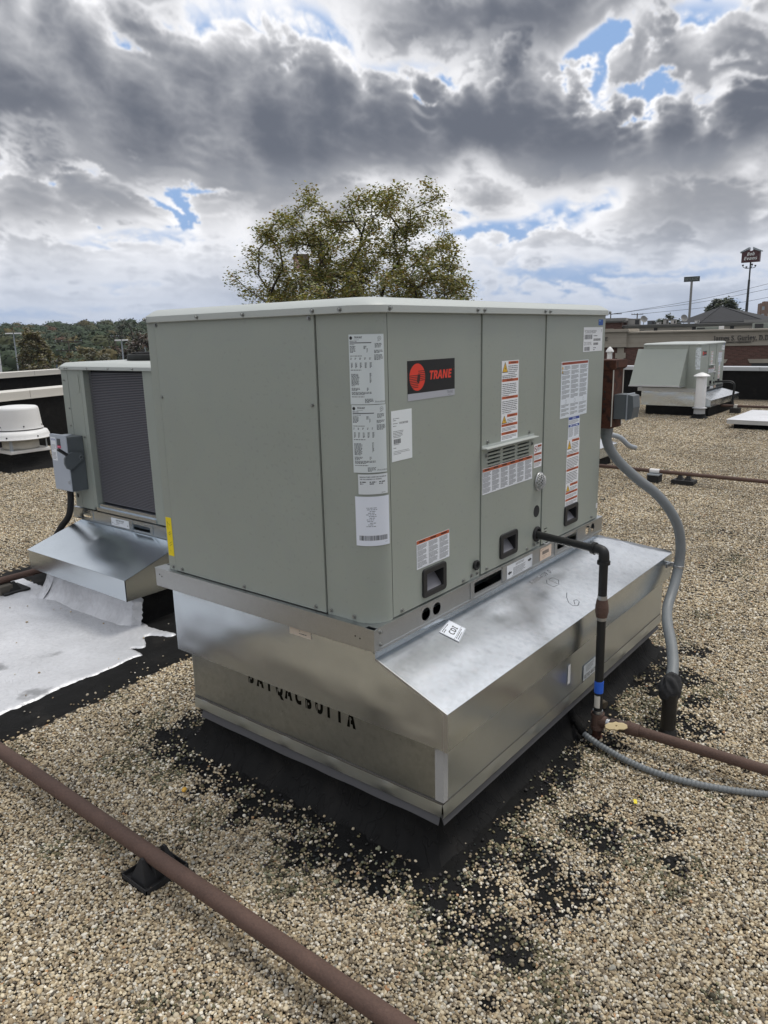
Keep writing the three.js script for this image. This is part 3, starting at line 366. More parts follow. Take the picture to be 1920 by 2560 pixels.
  const tri = (x, cx, y0, w, h) => { x.fillStyle = '#e7b93a'; x.strokeStyle = '#241c0c'; x.lineWidth = w * 0.06; x.beginPath(); x.moveTo(cx, y0); x.lineTo(cx + w / 2, y0 + h); x.lineTo(cx - w / 2, y0 + h); x.closePath(); x.fill(); x.stroke(); x.fillStyle = '#241c0c'; x.beginPath(); x.moveTo(cx + w * 0.07, y0 + h * 0.32); x.lineTo(cx - w * 0.1, y0 + h * 0.64); x.lineTo(cx + w * 0.02, y0 + h * 0.62); x.lineTo(cx - w * 0.06, y0 + h * 0.9); x.lineTo(cx + w * 0.12, y0 + h * 0.56); x.lineTo(cx, y0 + h * 0.58); x.closePath(); x.fill(); };
  const strip = (x, w, h) => { x.fillStyle = WH; x.fillRect(0, 0, w, h); const u = h / 100; head(x, w * 0.38, u * 1, w * 0.59, u * 3.4, 'WARNING'); tri(x, w * 0.19, u * 2, w * 0.3, u * 12); words(x, w * 0.38, u * 6.5, w * 0.56, 5, u * 2.3, u * 0.9); words(x, w * 0.04, u * 18, w * 0.92, 3, u * 2, u * 0.9); head(x, w * 0.03, u * 22.5, w * 0.94, u * 3.2, 'ADVERTENCIA'); words(x, w * 0.05, u * 28.5, w * 0.9, 7, u * 2.3, u * 0.9); head(x, w * 0.03, u * 44, w * 0.94, u * 3.2, 'AVERTISSEMENT'); words(x, w * 0.05, u * 50, w * 0.9, 7, u * 2.3, u * 0.9); x.fillStyle = '#9a9ea4'; x.fillRect(0, u * 66, w, 1); head(x, w * 0.34, u * 67, w * 0.62, u * 3.4, 'WARNING'); tri(x, w * 0.18, u * 68.5, w * 0.28, u * 9); words(x, w * 0.36, u * 73, w * 0.58, 3, u * 1.9, u * 0.7); head(x, w * 0.03, u * 78.5, w * 0.94, u * 3.2, 'ADVERTENCIA'); words(x, w * 0.05, u * 83.5, w * 0.9, 3, u * 1.6, u * 0.6); head(x, w * 0.03, u * 89, w * 0.94, u * 3.2, 'AVERTISSEMENT'); words(x, w * 0.05, u * 94, w * 0.9, 3, u * 1.6, u * 0.6); };
  put('warning_strip', 0.78, 0.912, 1.282, 1.586, strip, 200); put('warning_strip', 1.371, 1.503, 0.909, 1.216, strip, 200);
  const cols3 = (n, rows) => (x, w, h) => { x.fillStyle = '#dfe3e9'; x.fillRect(0, 0, w, h); x.fillStyle = OR; x.fillRect(2, 2, w - 4, h * 0.12); x.fillStyle = '#2a0e06'; x.font = 'bold ' + Math.round(h * 0.1) + 'px sans-serif'; for (let c = 0; c < n; c++) { const cx = w * (c + 0.06) / n; x.fillStyle = '#3c160a'; x.fillRect(cx + w / n * 0.15, h * 0.045, w / n * 0.55, h * 0.05); for (let b = 0; b < 4; b++) words(x, cx, h * (0.17 + b * 0.2), w / n * 0.86, rows, h * 0.19 / rows, h * 0.085 / rows); } };
  put('warning_label', 0.224, 0.422, 0.914, 1.0155, cols3(3, 6), 320); put('wide_warning_label', 0.647, 1.043, 1.096, 1.196, cols3(6, 5), 420);
  put('small_warning_label', 1.063, 1.133, 1.135, 1.234, (x, w, h) => { x.fillStyle = WH; x.fillRect(0, 0, w, h); head(x, w * 0.45, h * 0.05, w * 0.5, h * 0.09, 'WARNING'); x.strokeStyle = '#8a2f24'; x.lineWidth = w * 0.045; x.beginPath(); x.arc(w * 0.23, h * 0.2, w * 0.17, 0, 7); x.stroke(); x.beginPath(); x.moveTo(w * 0.12, h * 0.14); x.lineTo(w * 0.34, h * 0.26); x.stroke(); x.fillStyle = '#33363b'; x.fillRect(w * 0.19, h * 0.16, w * 0.08, h * 0.09); words(x, w * 0.46, h * 0.17, w * 0.48, 4, h * 0.035, h * 0.014); head(x, w * 0.03, h * 0.38, w * 0.94, h * 0.09, 'ADVERTENCIA'); words(x, w * 0.06, h * 0.5, w * 0.86, 4, h * 0.04, h * 0.015); head(x, w * 0.03, h * 0.68, w * 0.94, h * 0.09, 'AVERTISSEMENT'); words(x, w * 0.06, h * 0.8, w * 0.86, 4, h * 0.04, h * 0.015); }, 160, undefined, z - 0.004);
  put('instruction_label', 1.29, 1.5685, 1.318, 1.5615, (x, w, h) => { x.fillStyle = '#dbe2ea'; x.fillRect(0, 0, w, h); x.fillStyle = '#8e3a20'; x.fillRect(w * 0.02, h * 0.012, w * 0.96, h * 0.045); tri(x, w * 0.045, h * 0.07, w * 0.06, h * 0.06); tri(x, w * 0.045, h * 0.14, w * 0.06, h * 0.06); for (let c = 0; c < 3; c++) { const cx = w * (0.035 + c * 0.325), cw = w * 0.29; for (let b = 0; b < 7; b++) words(x, cx + (b < 1 && c < 1 ? w * 0.07 : 0), h * (0.08 + b * 0.085), cw - (b < 1 && c < 1 ? w * 0.07 : 0), 4, h * 0.0185, h * 0.008); x.strokeStyle = '#7d848d'; x.lineWidth = 1.5; x.beginPath(); x.arc(cx + cw * 0.55, h * 0.71, h * 0.03, 0, 7); x.stroke(); for (let b = 0; b < 3; b++) words(x, cx, h * (0.76 + b * 0.075), cw, 3, h * 0.019, h * 0.008); } }, 384);
  put('notice_label', 1.378, 1.495, 1.2165, 1.3175, (x, w, h) => { x.fillStyle = '#e2e8f0'; x.fillRect(0, 0, w, h); x.fillStyle = '#1f3f93'; x.fillRect(w * 0.03, h * 0.02, w * 0.94, h * 0.12); x.fillRect(w * 0.03, h * 0.36, w * 0.45, h * 0.1); x.fillRect(w * 0.52, h * 0.36, w * 0.45, h * 0.1); x.fillStyle = '#dfe6f5'; x.font = 'bold ' + Math.round(h * 0.1) + 'px sans-serif'; x.textAlign = 'center'; x.fillText('NOTICE', w / 2, h * 0.12); x.textAlign = 'left'; x.fillRect(w * 0.15, h * 0.39, w * 0.2, h * 0.04); x.fillRect(w * 0.64, h * 0.39, w * 0.2, h * 0.04); words(x, w * 0.05, h * 0.18, w * 0.9, 4, h * 0.04, h * 0.015); words(x, w * 0.05, h * 0.5, w * 0.42, 10, h * 0.042, h * 0.015); words(x, w * 0.54, h * 0.5, w * 0.42, 10, h * 0.042, h * 0.015); }, 200);
  put('model_label', 1.5045, 1.715, 1.5965, 1.704, (x, w, h) => { x.fillStyle = '#dfe2e6'; x.fillRect(0, 0, w, h); x.fillStyle = INK; x.font = Math.round(h * 0.17) + 'px sans-serif'; x.save(); x.translate(w * 0.05, h * 0.25); x.scale(0.78, 1.1); x.fillText('YSC060G3EHB0000*', 0, 0); x.restore(); x.fillText('F', w * 0.92, h * 0.22); barcode(x, w * 0.05, h * 0.3, w * 0.4, h * 0.19); words(x, w * 0.52, h * 0.34, w * 0.42, 1, 8, h * 0.03); barcode(x, w * 0.52, h * 0.47, w * 0.38, h * 0.1); x.fillStyle = INK; x.save(); x.translate(w * 0.04, h * 0.73); x.scale(0.82, 1.05); x.fillText('231310919L', 0, 0); x.restore(); barcode(x, w * 0.52, h * 0.64, w * 0.26, h * 0.1); barcode(x, w * 0.06, h * 0.8, w * 0.28, h * 0.16); words(x, w * 0.52, h * 0.84, w * 0.34, 1, 8, h * 0.03); words(x, w * 0.52, h * 0.92, w * 0.18, 1, 8, h * 0.03); }, 384);
  put('blue_sticker', 1.666, 1.715, 1.7125, 1.738, (x, w, h) => { x.fillStyle = '#1552a8'; x.fillRect(0, 0, w, h); x.fillStyle = '#8fb4e6'; x.fillRect(w * 0.1, h * 0.12, w * 0.3, h * 0.22); words(x, w * 0.46, h * 0.18, w * 0.4, 1, 4, 4, '#7fa6dd'); words(x, w * 0.12, h * 0.6, w * 0.12, 1, 4, 5, '#7fa6dd'); }, 96);
  put('white_sticker', 1.7335, 1.7535, 0.832, 0.856, (x, w, h) => { x.fillStyle = '#e6e8ea'; x.fillRect(0, 0, w, h); words(x, w * 0.1, h * 0.3, w * 0.8, 2, h * 0.25, 3); }, 48, undefined, z - 0.004);
  const imp = (x, w, h) => { x.fillStyle = '#d9dde2'; x.fillRect(0, 0, w, h); x.fillStyle = INK; x.font = Math.round(h * 0.24) + 'px sans-serif'; x.textAlign = 'center'; x.fillText('IMPORTANT', w / 2, h * 0.26); x.textAlign = 'left'; words(x, w * 0.24, h * 0.36, w * 0.5, 7, h * 0.08, h * 0.035); words(x, w * 0.2, h * 0.92, w * 0.6, 1, 4, 2); x.fillStyle = INK; const ar = (X, Y, d) => { x.beginPath(); x.moveTo(X, Y - h * 0.07); x.lineTo(X + d * w * 0.07, Y - h * 0.07); x.lineTo(X + d * w * 0.07, Y - h * 0.15); x.lineTo(X + d * w * 0.15, Y); x.lineTo(X + d * w * 0.07, Y + h * 0.15); x.lineTo(X + d * w * 0.07, Y + h * 0.07); x.lineTo(X, Y + h * 0.07); x.fill(); }; ar(w * 0.18, h * 0.62, -1); ar(w * 0.82, h * 0.36, 1); };
  put('important_label', 0.8305, 1.0485, 0.7135, 0.7695, imp, 384, undefined, 0.0042);
  put('inspection_label', 1.1205, 1.229, 0.7165, 0.7705, (x, w, h) => { x.fillStyle = '#d9c3b0'; x.fillRect(0, 0, w, h); words(x, w * 0.04, h * 0.08, w * 0.3, 2, h * 0.09, 3, '#75604f'); barcode(x, w * 0.2, h * 0.28, w * 0.56, h * 0.28); words(x, w * 0.22, h * 0.68, w * 0.4, 2, h * 0.12, 3, '#a08a78'); }, 160, undefined, 0.0042);
  // data plates bent round the corner
  const data = (title) => (x, w, h) => { x.fillStyle = '#ced6d8'; x.fillRect(0, 0, w, h); x.fillStyle = '#16181b'; x.beginPath(); x.arc(w * 0.07, h * 0.05, w * 0.045, 0, 7); x.fill(); x.font = 'italic bold ' + Math.round(w * 0.07) + 'px sans-serif'; x.fillText('TRANE', w * 0.16, h * 0.055); words(x, w * 0.16, h * 0.075, w * 0.28, 1, 4, 2); x.strokeStyle = '#16181b'; x.lineWidth = 2; x.beginPath(); x.arc(w * 0.86, h * 0.06, w * 0.05, 0, 7); x.stroke(); x.font = 'bold ' + Math.round(w * 0.05) + 'px sans-serif'; x.fillText('UL', w * 0.83, h * 0.068); words(x, w * 0.8, h * 0.095, w * 0.1, 1, 4, 3); x.font = 'bold ' + Math.round(w * 0.04) + 'px sans-serif'; x.fillText(title, w * 0.03, h * 0.105); x.fillStyle = '#4a4e52'; x.fillRect(w * 0.03, h * 0.113, w * 0.6, h * 0.013); words(x, w * 0.03, h * 0.14, w * 0.34, 1, 4, 4); const bl = (px, py, pw, n) => words(x, w * px, h * py, w * pw, n, h * 0.0165, h * 0.0085, '#2c3035'); bl(0.03, 0.165, 0.18, 6); bl(0.42, 0.165, 0.08, 3); bl(0.5, 0.2, 0.03, 4); bl(0.72, 0.13, 0.22, 4); bl(0.7, 0.225, 0.26, 3); bl(0.7, 0.29, 0.27, 5); bl(0.04, 0.3, 0.45, 1); for (let c = 0; c < 5; c++) bl(0.04 + c * 0.13, 0.33, 0.05, 2); for (let c = 0; c < 5; c++) bl(0.05 + c * 0.13, 0.4, 0.06, 5); bl(0.04, 0.5, 0.58, 1); bl(0.05, 0.56, 0.24, 11); bl(0.56, 0.55, 0.05, 9); bl(0.05, 0.76, 0.26, 3); bl(0.48, 0.76, 0.06, 3); bl(0.05, 0.82, 0.62, 3); bl(0.05, 0.885, 0.55, 1); bl(0.42, 0.92, 0.24, 4); x.font = 'italic ' + Math.round(w * 0.065) + 'px serif'; x.fillStyle = '#2c3035'; x.fillText('Precedent', w * 0.68, h * 0.975); };
  const wrap = (name, s0, s1, y0, y1, draw, w = 256, label) => mesh(name, cornerLabel(s0, s1, y0, y1), printMat(canvas(w, Math.round(w * (y1 - y0) / (s1 - s0)), draw)), P, label);
  wrap('data_plate', 0.134, 0.246, 1.4885, 1.695, data('MODEL NO.'), 300); wrap('data_plate', 0.137, 0.248, 1.2785, 1.4865, data('MOD. NO.'), 300);
  wrap('patent_label', 0.152, 0.249, 1.2105, 1.2735, (x, w, h) => { x.fillStyle = '#d3d9dd'; x.fillRect(0, 0, w, h); x.fillStyle = INK; x.font = 'bold ' + Math.round(h * 0.085) + 'px sans-serif'; x.fillText('MANUFACTURED UNDER ONE OR MORE OF', w * 0.05, h * 0.16, w * 0.9); x.fillText('THE FOLLOWING U.S. PATENTS', w * 0.05, h * 0.27, w * 0.72); for (let c = 0; c < 3; c++) words(x, w * (0.06 + c * 0.31), h * 0.36, w * 0.22, 2, h * 0.09, h * 0.05); words(x, w * 0.76, h * 0.92, w * 0.2, 1, 4, 3); });
  wrap('paper_notice', 0.139, 0.253, 1.044, 1.203, (x, w, h) => { x.fillStyle = '#dde3ee'; x.fillRect(0, 0, w, h); x.fillStyle = '#5d636d'; x.textAlign = 'center'; for (let i = 0; i < 12; i++) { const l = w * (0.22 + 0.2 * Math.sin(1.2 + i * 0.9) ** 2); words(x, w * 0.52 - l / 2, h * (0.22 + i * 0.034), l, 1, 4, h * 0.014, '#7a818b'); } barcode(x, w * 0.1, h * 0.79, w * 0.82, h * 0.1); words(x, w * 0.84, h * 0.93, w * 0.1, 1, 4, 2); });
  // yellow tag with marker strokes on the end post
  { const g = new THREE.BoxGeometry(0.0008, 0.16, 0.036); g.translate(-0.0005, 0.921, -1.0675); mesh('yellow_tag', g, printMat(canvas(64, 256, (x, w, h) => { x.fillStyle = '#ecd50c'; x.fillRect(0, 0, w, h); x.strokeStyle = '#4a4310'; x.lineWidth = 2; const ln = (a, b, c, d) => { x.beginPath(); x.moveTo(a * w, b * h); x.lineTo(c * w, d * h); x.stroke(); }; ln(0.2, 0.12, 0.7, 0.2); ln(0.3, 0.3, 0.25, 0.1); ln(0.2, 0.42, 0.8, 0.36); ln(0.3, 0.46, 0.85, 0.4); ln(0.5, 0.36, 0.6, 0.5); ln(0.35, 0.68, 0.8, 0.62); ln(0.35, 0.74, 0.8, 0.68); ln(0.4, 0.85, 0.5, 0.88); }), 0.6), P); }
}

// ---------------------------------------------------------------- new galvanized adapter under the unit
const markCanvas = (w, h, tone, n, draw) => canvas(w, h, (x) => { x.fillStyle = tone; x.fillRect(0, 0, w, h); const r = rng(w + h); for (let i = 0; i < n; i++) { const k = r() < 0.5 ? 0 : 255; x.fillStyle = `rgba(${k},${k},${k},${0.008 + 0.015 * r()})`; const s = 4 + 12 * r(); x.beginPath(); const a = r() * w, b = r() * h; for (let q = 0; q < 5; q++) x.lineTo(a + s * Math.cos(q * 1.26 + r()), b + s * Math.sin(q * 1.26 + r())); x.fill(); } draw(x, w, h); });
const adapter = thing('curb_adapter', 'new galvanized steel curb adapter with a wide sloping ledge under the large unit', 'curb adapter', [0, 0, 0]);
{
  const P = adapter, X0 = 0.003, X1 = 2.095, ZB = -1.086, zf = 0.266, ys = 0.557, yb = 0.429, yt = 0.668, zt = -0.012;
  const pent = [[ZB, yb], [zf, yb], [zf, ys], [zt, yt], [zt, 0.712], [ZB + 0.008, 0.712]];
  // the end panel: large sheet, slightly oil-canned
  const inside = (z, y) => y <= (z < zt ? 0.712 : lerp(yt, ys, (z - zt) / (zf - zt)));
  { const topY = (z) => (z < zt ? 0.7045 : lerp(yt, ys, (z - zt) / (zf - zt))), edge = (z, y) => sstep(0, 0.06, Math.min(z - ZB, zf - z, y - yb, topY(z) - y + 0.03));
    mesh('end_sheet', [grid(90, 26, (u, v) => { const z = u < 0.8 ? lerp(ZB, zt - 0.0005, u / 0.8) : lerp(zt, zf, (u - 0.8) / 0.2), y = lerp(yb, topY(z), v), o = 0.0034 * noise(z * 2.3 + 1, y * 4.2) + 0.0012 * noise(z * 6, y * 9 + 3) + 0.003 * Math.exp(-(((z - 0.03) / 0.06) ** 2 + ((y - 0.6) / 0.05) ** 2)); return [X0 - o * edge(z, y), y, z]; }, (u, v, q) => [q[2], q[1]]), faceX(sheet(pent, [], -X0 - 0.006, 0.001), 0)], M.galv, P); }
  const XM = 1.8; mesh('far_end_sheet', faceX(sheet(rect(ZB, zf, yb, ys), [], -X1, 0.0016), 0), M.galv, P);
  mesh('far_end_ledge', grid(1, 1, (u, v) => [lerp(X1, XM, v), lerp(ys, yt, v), lerp(lerp(zf, zt, v), ZB, u)], (u, v, q) => [q[2], q[0]]), M.galv, P);
  mesh('back_sheet', sheet([[X0, yb], [X1, yb], [X1, ys], [XM, yt], [X0, 0.712]], [], ZB, 0.002), M.galv, P);
  mesh('collar', bx(X0, XM, yt, 0.7025, zt - 0.004, zt - 0.0005), M.galv, P);
  const L = Math.hypot(zf - zt, yt - ys), nz = [(yt - ys) / L, (zf - zt) / L];
  const dents = [[0.653, 0.094, 0.05, 0.032, -0.0016], [0.966, 0.092, 0.055, 0.03, -0.0016], [1.209, 0.062, 0.06, 0.028, -0.0016], [0.79, 0.12, 0.2, 0.07, -0.003], [1.55, 0.12, 0.2, 0.06, 0.004], [1.85, 0.1, 0.12, 0.08, 0.005], [0.3, 0.2, 0.25, 0.05, -0.002]];
  const slopeAt = (x, s, o = 0) => [x, yt - s * (yt - ys) / L + o * nz[1], zt + s * (zf - zt) / L + o * nz[0]];
  const lift = (x, s) => { let o = 0.0016 * noise(x * 2.1, s * 4) + 0.0008 * noise(x * 4.7 + 2, s * 7); for (const [a, b, rx, rs, k] of dents) o += k * Math.exp(-(((x - a) / rx) ** 2 + ((s - b) / rs) ** 2)); return o * sstep(0, 0.03, s) * sstep(L, L - 0.02, s); };
  const map = markCanvas(2048, 304, '#d2d6da', 5200, (x, w, h) => { const px = (X) => (X - X0) / (X1 - X0) * w, py = (s) => s / L * h; x.strokeStyle = '#2b3038'; x.lineWidth = 2; const pl = (pts) => { x.beginPath(); pts.forEach(([a, b], i) => (i ? x.lineTo(px(a), py(b)) : x.moveTo(px(a), py(b)))); x.stroke(); };
    x.fillStyle = '#2b3038'; x.save(); x.translate(px(0.995), py(0.048)); x.rotate(-0.02); x.font = 'italic 28px sans-serif'; x.fillText('1-3105-4109  D', 0, 0, 290); x.restore(); pl([[1.1, 0.065], [1.075, 0.08], [1.08, 0.11], [1.11, 0.115]]); pl([[1.115, 0.07], [1.125, 0.115], [1.16, 0.095], [1.15, 0.07], [1.115, 0.067]]); x.lineWidth = 2.6; pl([[1.1, 0.168], [1.065, 0.185], [1.035, 0.21], [1.03, 0.233], [1.055, 0.245], [1.09, 0.235], [1.095, 0.221], [1.075, 0.215], [1.05, 0.233]]);
    const r = rng(12); for (let i = 0; i < 90; i++) { x.fillStyle = r() < 0.75 ? '#4c4a44' : '#f4f4f2'; const s = 0.6 + 1.6 * r() * r(); x.fillRect(r() * w, r() * h, s * 1.6, s); } for (let i = 0; i < 14; i++) { x.strokeStyle = 'rgba(120,125,130,0.5)'; x.lineWidth = 1; const a = r() * w, b = r() * h; x.beginPath(); x.moveTo(a, b); x.lineTo(a + 30 * (r() - 0.3), b + 24 * (r() - 0.5)); x.stroke(); } });
  const slopeMat = MAT({ map, metalness: 1, roughness: 1.1, roughnessMap: T.galvRough }); 
  const s0 = grid(230, 36, (u, v) => { const s = (1 - v) * L, x = lerp(X0, lerp(XM, X1, 1 - v), u); return slopeAt(x, s, 0.0008 + lift(x, s)); }, (u, v, q) => [(q[0] - X0) / (X1 - X0), v]);
  mesh('sloping_ledge', s0, slopeMat, P); mesh('ledge_underside', grid(1, 1, (u, v) => slopeAt(lerp(X0, lerp(XM, X1, v), u), v * L, -0.004)), M.galv, P);
  mesh('front_band', [grid(60, 6, (u, v) => [lerp(X0, X1, u), lerp(yb, ys, v), zf + 0.0004 + 0.002 * noise(u * 5, v * 1.2) * Math.sin(v * PI)], (u, v, q) => [q[0], q[1]]), bx(X0, X1, yb, ys, zf - 0.004, zf - 0.0025)], M.galv, P);
  mesh('folded_seam', bx(X0 - 0.003, X0 + 0.0005, yb, ys, zf - 0.012, zf + 0.003), M.zinc, P); for (const q of [(() => { const g = bx(-0.0015, 0.0015, -0.004, 0.004, 0, L); g.rotateX(Math.atan2(yt - ys, zf - zt)); g.translate(X0 - 0.001, yt, zt); return g; })(), grid(24, 2, (u, v) => [lerp(XM, X1, u) + 0.003 * v, lerp(yt, ys, u) - 0.003 + 0.017 * v * (0.75 + 0.25 * noise(u * 14, 2)) , lerp(zt, zf, u) - 0.002 * v], (u, v, q) => [q[0], q[1]])]) mesh('folded_seam', q, M.zinc, P);
  // stickers
  const qv = (pts, o) => { const a = pts.map(([x, s]) => slopeAt(x, s, o)); return a; };
  { const c = [[0.327, 0.029], [0.424, 0.005], [0.443, 0.072], [0.348, 0.106]]; const at = (u, v, o) => { const x = lerp(lerp(c[0][0], c[1][0], u), lerp(c[3][0], c[2][0], u), v), s = lerp(lerp(c[0][1], c[1][1], u), lerp(c[3][1], c[2][1], u), v); return slopeAt(x, s, 0.002 + o + lift(x, s)); };
    mesh('maker_sticker', merge([grid(6, 6, (u, v) => at(u, 1 - v, 0.0012), (u, v) => [u, v]), grid(1, 1, (u, v) => at(u, v, 0.0002))]), printMat(canvas(256, 200, (x, w, h) => { x.fillStyle = '#e4e9f1'; x.fillRect(0, 0, w, h); x.strokeStyle = '#33404f'; x.lineWidth = 3; x.strokeRect(5, 5, w - 10, h - 10); words(x, w * 0.1, h * 0.08, w * 0.6, 2, h * 0.09, h * 0.045); x.fillStyle = '#0e1013'; x.font = 'bold ' + Math.round(h * 0.42) + 'px sans-serif'; x.textAlign = 'center'; x.fillText('CDI', w * 0.5, h * 0.64); x.textAlign = 'left'; x.fillStyle = '#33404f'; x.fillRect(0, h * 0.74, w, 3); words(x, w * 0.12, h * 0.79, w * 0.76, 2, h * 0.09, h * 0.04); })), P, 'white maker sticker set crooked on the ledge'); }
  { const g = faceX(plate(-0.405, -0.3, 0.665, 0.6985, 0.0002 - X0), 0); mesh('parts_label', g, printMat(canvas(160, 44, (x, w, h) => { x.fillStyle = '#cbbfb0'; x.fillRect(0, 0, w, h); words(x, w * 0.45, h * 0.1, w * 0.16, 1, 6, 4); words(x, w * 0.45, h * 0.38, w * 0.12, 1, 6, 4); words(x, w * 0.45, h * 0.66, w * 0.45, 1, 6, 4); })), P); }
}

// ---------------------------------------------------------------- older curb below with the stencilled side
const oldCurb = thing('roof_curb', 'older dull galvanized roof curb with stencilled letters under the sloping adapter', 'roof curb', [0, 0, 0]);
{
  const P = oldCurb, x0 = 0.02, x1 = 2.06, z0 = -1.018, z1 = 0.24, yb = 0.182, yd = 0.231, yt = 0.43;
  const map = markCanvas(1280, 204, '#a9aeb0', 2600, (x, w, h) => { x.fillStyle = '#101214'; x.font = 'bold 80px sans-serif'; x.strokeStyle = '#101214'; x.lineWidth = 6; const s = 'BAYQACBOTTA', a = (-0.672 - z0) / (z1 - z0) * w, b = (-0.132 - z0) / (z1 - z0) * w; for (let i = 0; i < s.length; i++) { const X = lerp(a, b, i / (s.length - 0.45)), Y = h * (1 - (lerp(0.394, 0.373, i / 10) - yd) / (yt - yd)); x.save(); x.translate(X, Y); x.scale(0.68, 1); x.fillText(s[i], 0, 0); x.strokeText(s[i], 0, 0); x.restore(); } x.fillStyle = '#a9aeb0'; for (let i = 0; i < s.length; i++) if ('AQBO'.includes(s[i])) { const X = lerp(a, b, i / (s.length - 0.45)); x.fillRect(X + (s[i] === 'A' ? 11 : 7), h * 0.1, 4, h * 0.4); } const r = rng(4); for (let i = 0; i < 260; i++) { x.fillStyle = r() < 0.5 ? 'rgba(235,238,238,0.5)' : 'rgba(70,74,72,0.4)'; const s2 = 1 + 2 * r() * r(); const yy = r() < 0.5 ? h - 14 * r() * r() : r() * h; x.fillRect(r() * w, yy, s2, s2 * (1 + 2 * r())); } });
  const stMat = MAT({ map, metalness: 1, roughness: 1.35, roughnessMap: T.galvRough });
  const g1 = grid(50, 8, (u, v) => [x0 + 0.0012 * noise(u * 5, v * 2), lerp(yd, yt + 0.02, v), lerp(z0, z1, u)], (u, v, q) => [u, (q[1] - yd) / (yt - yd)]);
  const side = mesh('stencilled_side', g1, stMat, P, 'side sheet with a half hidden row of stencilled capital letters');
  mesh('front_side', grid(60, 6, (u, v) => [lerp(x0, x1, u), lerp(yd, yt + 0.02, v), z1 + 0.0022 * noise(u * 6 + 4, v * 1.5) * Math.sin(v * PI * 0.8)], (u, v, q) => [q[0], q[1]]), M.galvOld, P);
  mesh('far_side', [bx(x1 - 0.002, x1, yb, yt, z0, z1), bx(x0, x1, yb, yt, z0 - 0.002, z0)], M.galvOld, P);
  const dent = (q) => 0.004 * Math.max(0, Math.sin(q * 26 + 1.3)) ** 3;
  mesh('drip_flange', [grid(90, 3, (u, v) => { const z = lerp(z0, z1, u); return [x0 - 0.004 - 0.002 * (1 - v) - dent(z) * Math.sin(v * PI), lerp(yb, yd - 0.002, v), z - 0.002]; }, (u, v, q) => [q[2], q[1]]), grid(120, 3, (u, v) => { const x = lerp(x0 - 0.008, x1, u); return [x, lerp(yb, yd - 0.002, v), z1 + 0.002 + 0.002 * (1 - v) + 0.7 * dent(x * 0.8) * Math.sin(v * PI)]; }, (u, v, q) => [q[0], q[1]])], M.galvOld, P);
  mesh('bead', [bx(x0 - 0.0045, x0 - 0.0005, yd - 0.0055, yd + 0.0015, z0, z1), bx(x0, x1, yd - 0.001, yd + 0.001, z1 + 0.0003, z1 + 0.0022)], MAT({ color: lin(0.09, 0.085, 0.075), roughness: 0.8 }), P);
  mesh('sealant_strip', [bx(x0 - 0.0035, x0 - 0.0014, yd + 0.004, yt, z1 - 0.03, z1 + 0.0035, 0.0006), bx(x0 - 0.0033, x0 + 0.022, yd + 0.004, yt, z1 + 0.0014, z1 + 0.0034, 0.0006)], MAT({ color: lin(0.36, 0.36, 0.35), roughness: 0.9, bumpMap: T.rustBump, bumpScale: 0.001 }), P);
  mesh('edge_strip', [grid(90, 2, (u, v) => { const z = lerp(-0.98, 0.225, u); return [0.026 - 0.014 * (1 - v), lerp(0.146 + 0.006 * noise(z * 5, 2) + 0.004 * u, yb + 0.001, v), z]; }, (u, v, q) => [q[2], q[1]]), grid(60, 2, (u, v) => { const x = lerp(0.02, x1 - 0.02, u); return [x, lerp(0.152, yb + 0.001, v), 0.23 + 0.012 * (1 - v)]; }, (u, v, q) => [q[0], q[1]])], MAT({ color: lin(0.085, 0.085, 0.09), metalness: 0.35, roughness: 0.55 }), P);
  mesh('name_sticker', plate(1.077, 1.214, 0.234, 0.304, z1 + 0.0032), printMat(canvas(256, 150, (x, w, h) => { x.fillStyle = '#b9bfc1'; x.fillRect(0, 0, w, h); words(x, w * 0.2, h * 0.1, w * 0.6, 5, h * 0.09, h * 0.035); x.fillStyle = '#16181a'; x.font = 'bold 54px sans-serif'; x.fillText('RETRO-MATE', w * 0.06, h * 0.92, w * 0.88); })), P);
  mesh('white_sticker', plate(0.92, 0.943, 0.282, 0.366, z1 + 0.0032), M.white, P);
}
// ---------------------------------------------------------------- tarred flashing at the foot of the curb
{
  const rad = (x, y, z) => 0.012 * fbm(x * 6 + z * 5, y * 9 + z * 3, 4), P = [], per = [[CURB.x0, CURB.z0], [CURB.x0, CURB.z1], [CURB.x1, CURB.z1], [CURB.x1, CURB.z0]], geo = [];
  for (let k = 0; k < 4; k++) { const [ax, az] = per[k], [bX, bz] = per[(k + 1) % 4], L = Math.hypot(bX - ax, bz - az), nx = (az - bz) / L * -1, nzv = (bX - ax) / L * -1, ox = k === 0 ? -1 : k === 2 ? 1 : 0, oz = k === 1 ? 1 : k === 3 ? -1 : 0;
    geo.push(grid(Math.round(L / 0.02), 16, (u, v) => { const y = 0.215 * (1 - v) - 0.006, flare = 0.07 * Math.pow(v, 5) * (k === 0 ? 1.4 : 1) + 0.012 * v, e = 0.5 - Math.abs(u - 0.5), x = lerp(ax, bX, u), z = lerp(az, bz, u), o = flare + rad(x, y, z) * sstep(0, 0.3, v) + (k === 0 ? 0.016 * Math.max(0, noise(z * 7, y * 4 + 3)) * v : 0); const sx = u < 0.5 ? ax : bX; const t = 1 - sstep(0, 0.06 / L, e); return [x + ox * o + (oz ? (u < 0.5 ? -1 : 1) * t * o : 0), y, z + oz * o + (ox ? (k === 0 ? (u < 0.5 ? -1 : 1) : (u < 0.5 ? 1 : -1)) * t * o : 0)]; }, (u, v, q) => [u * L + k * 0.37, q[1] + v * 0.1])); }
  const m = mesh('tarred_curb_flashing', merge(geo), M.tarWall); tag(m, 'black tarred flashing round the foot of the stencilled roof curb', 'flashing');
}

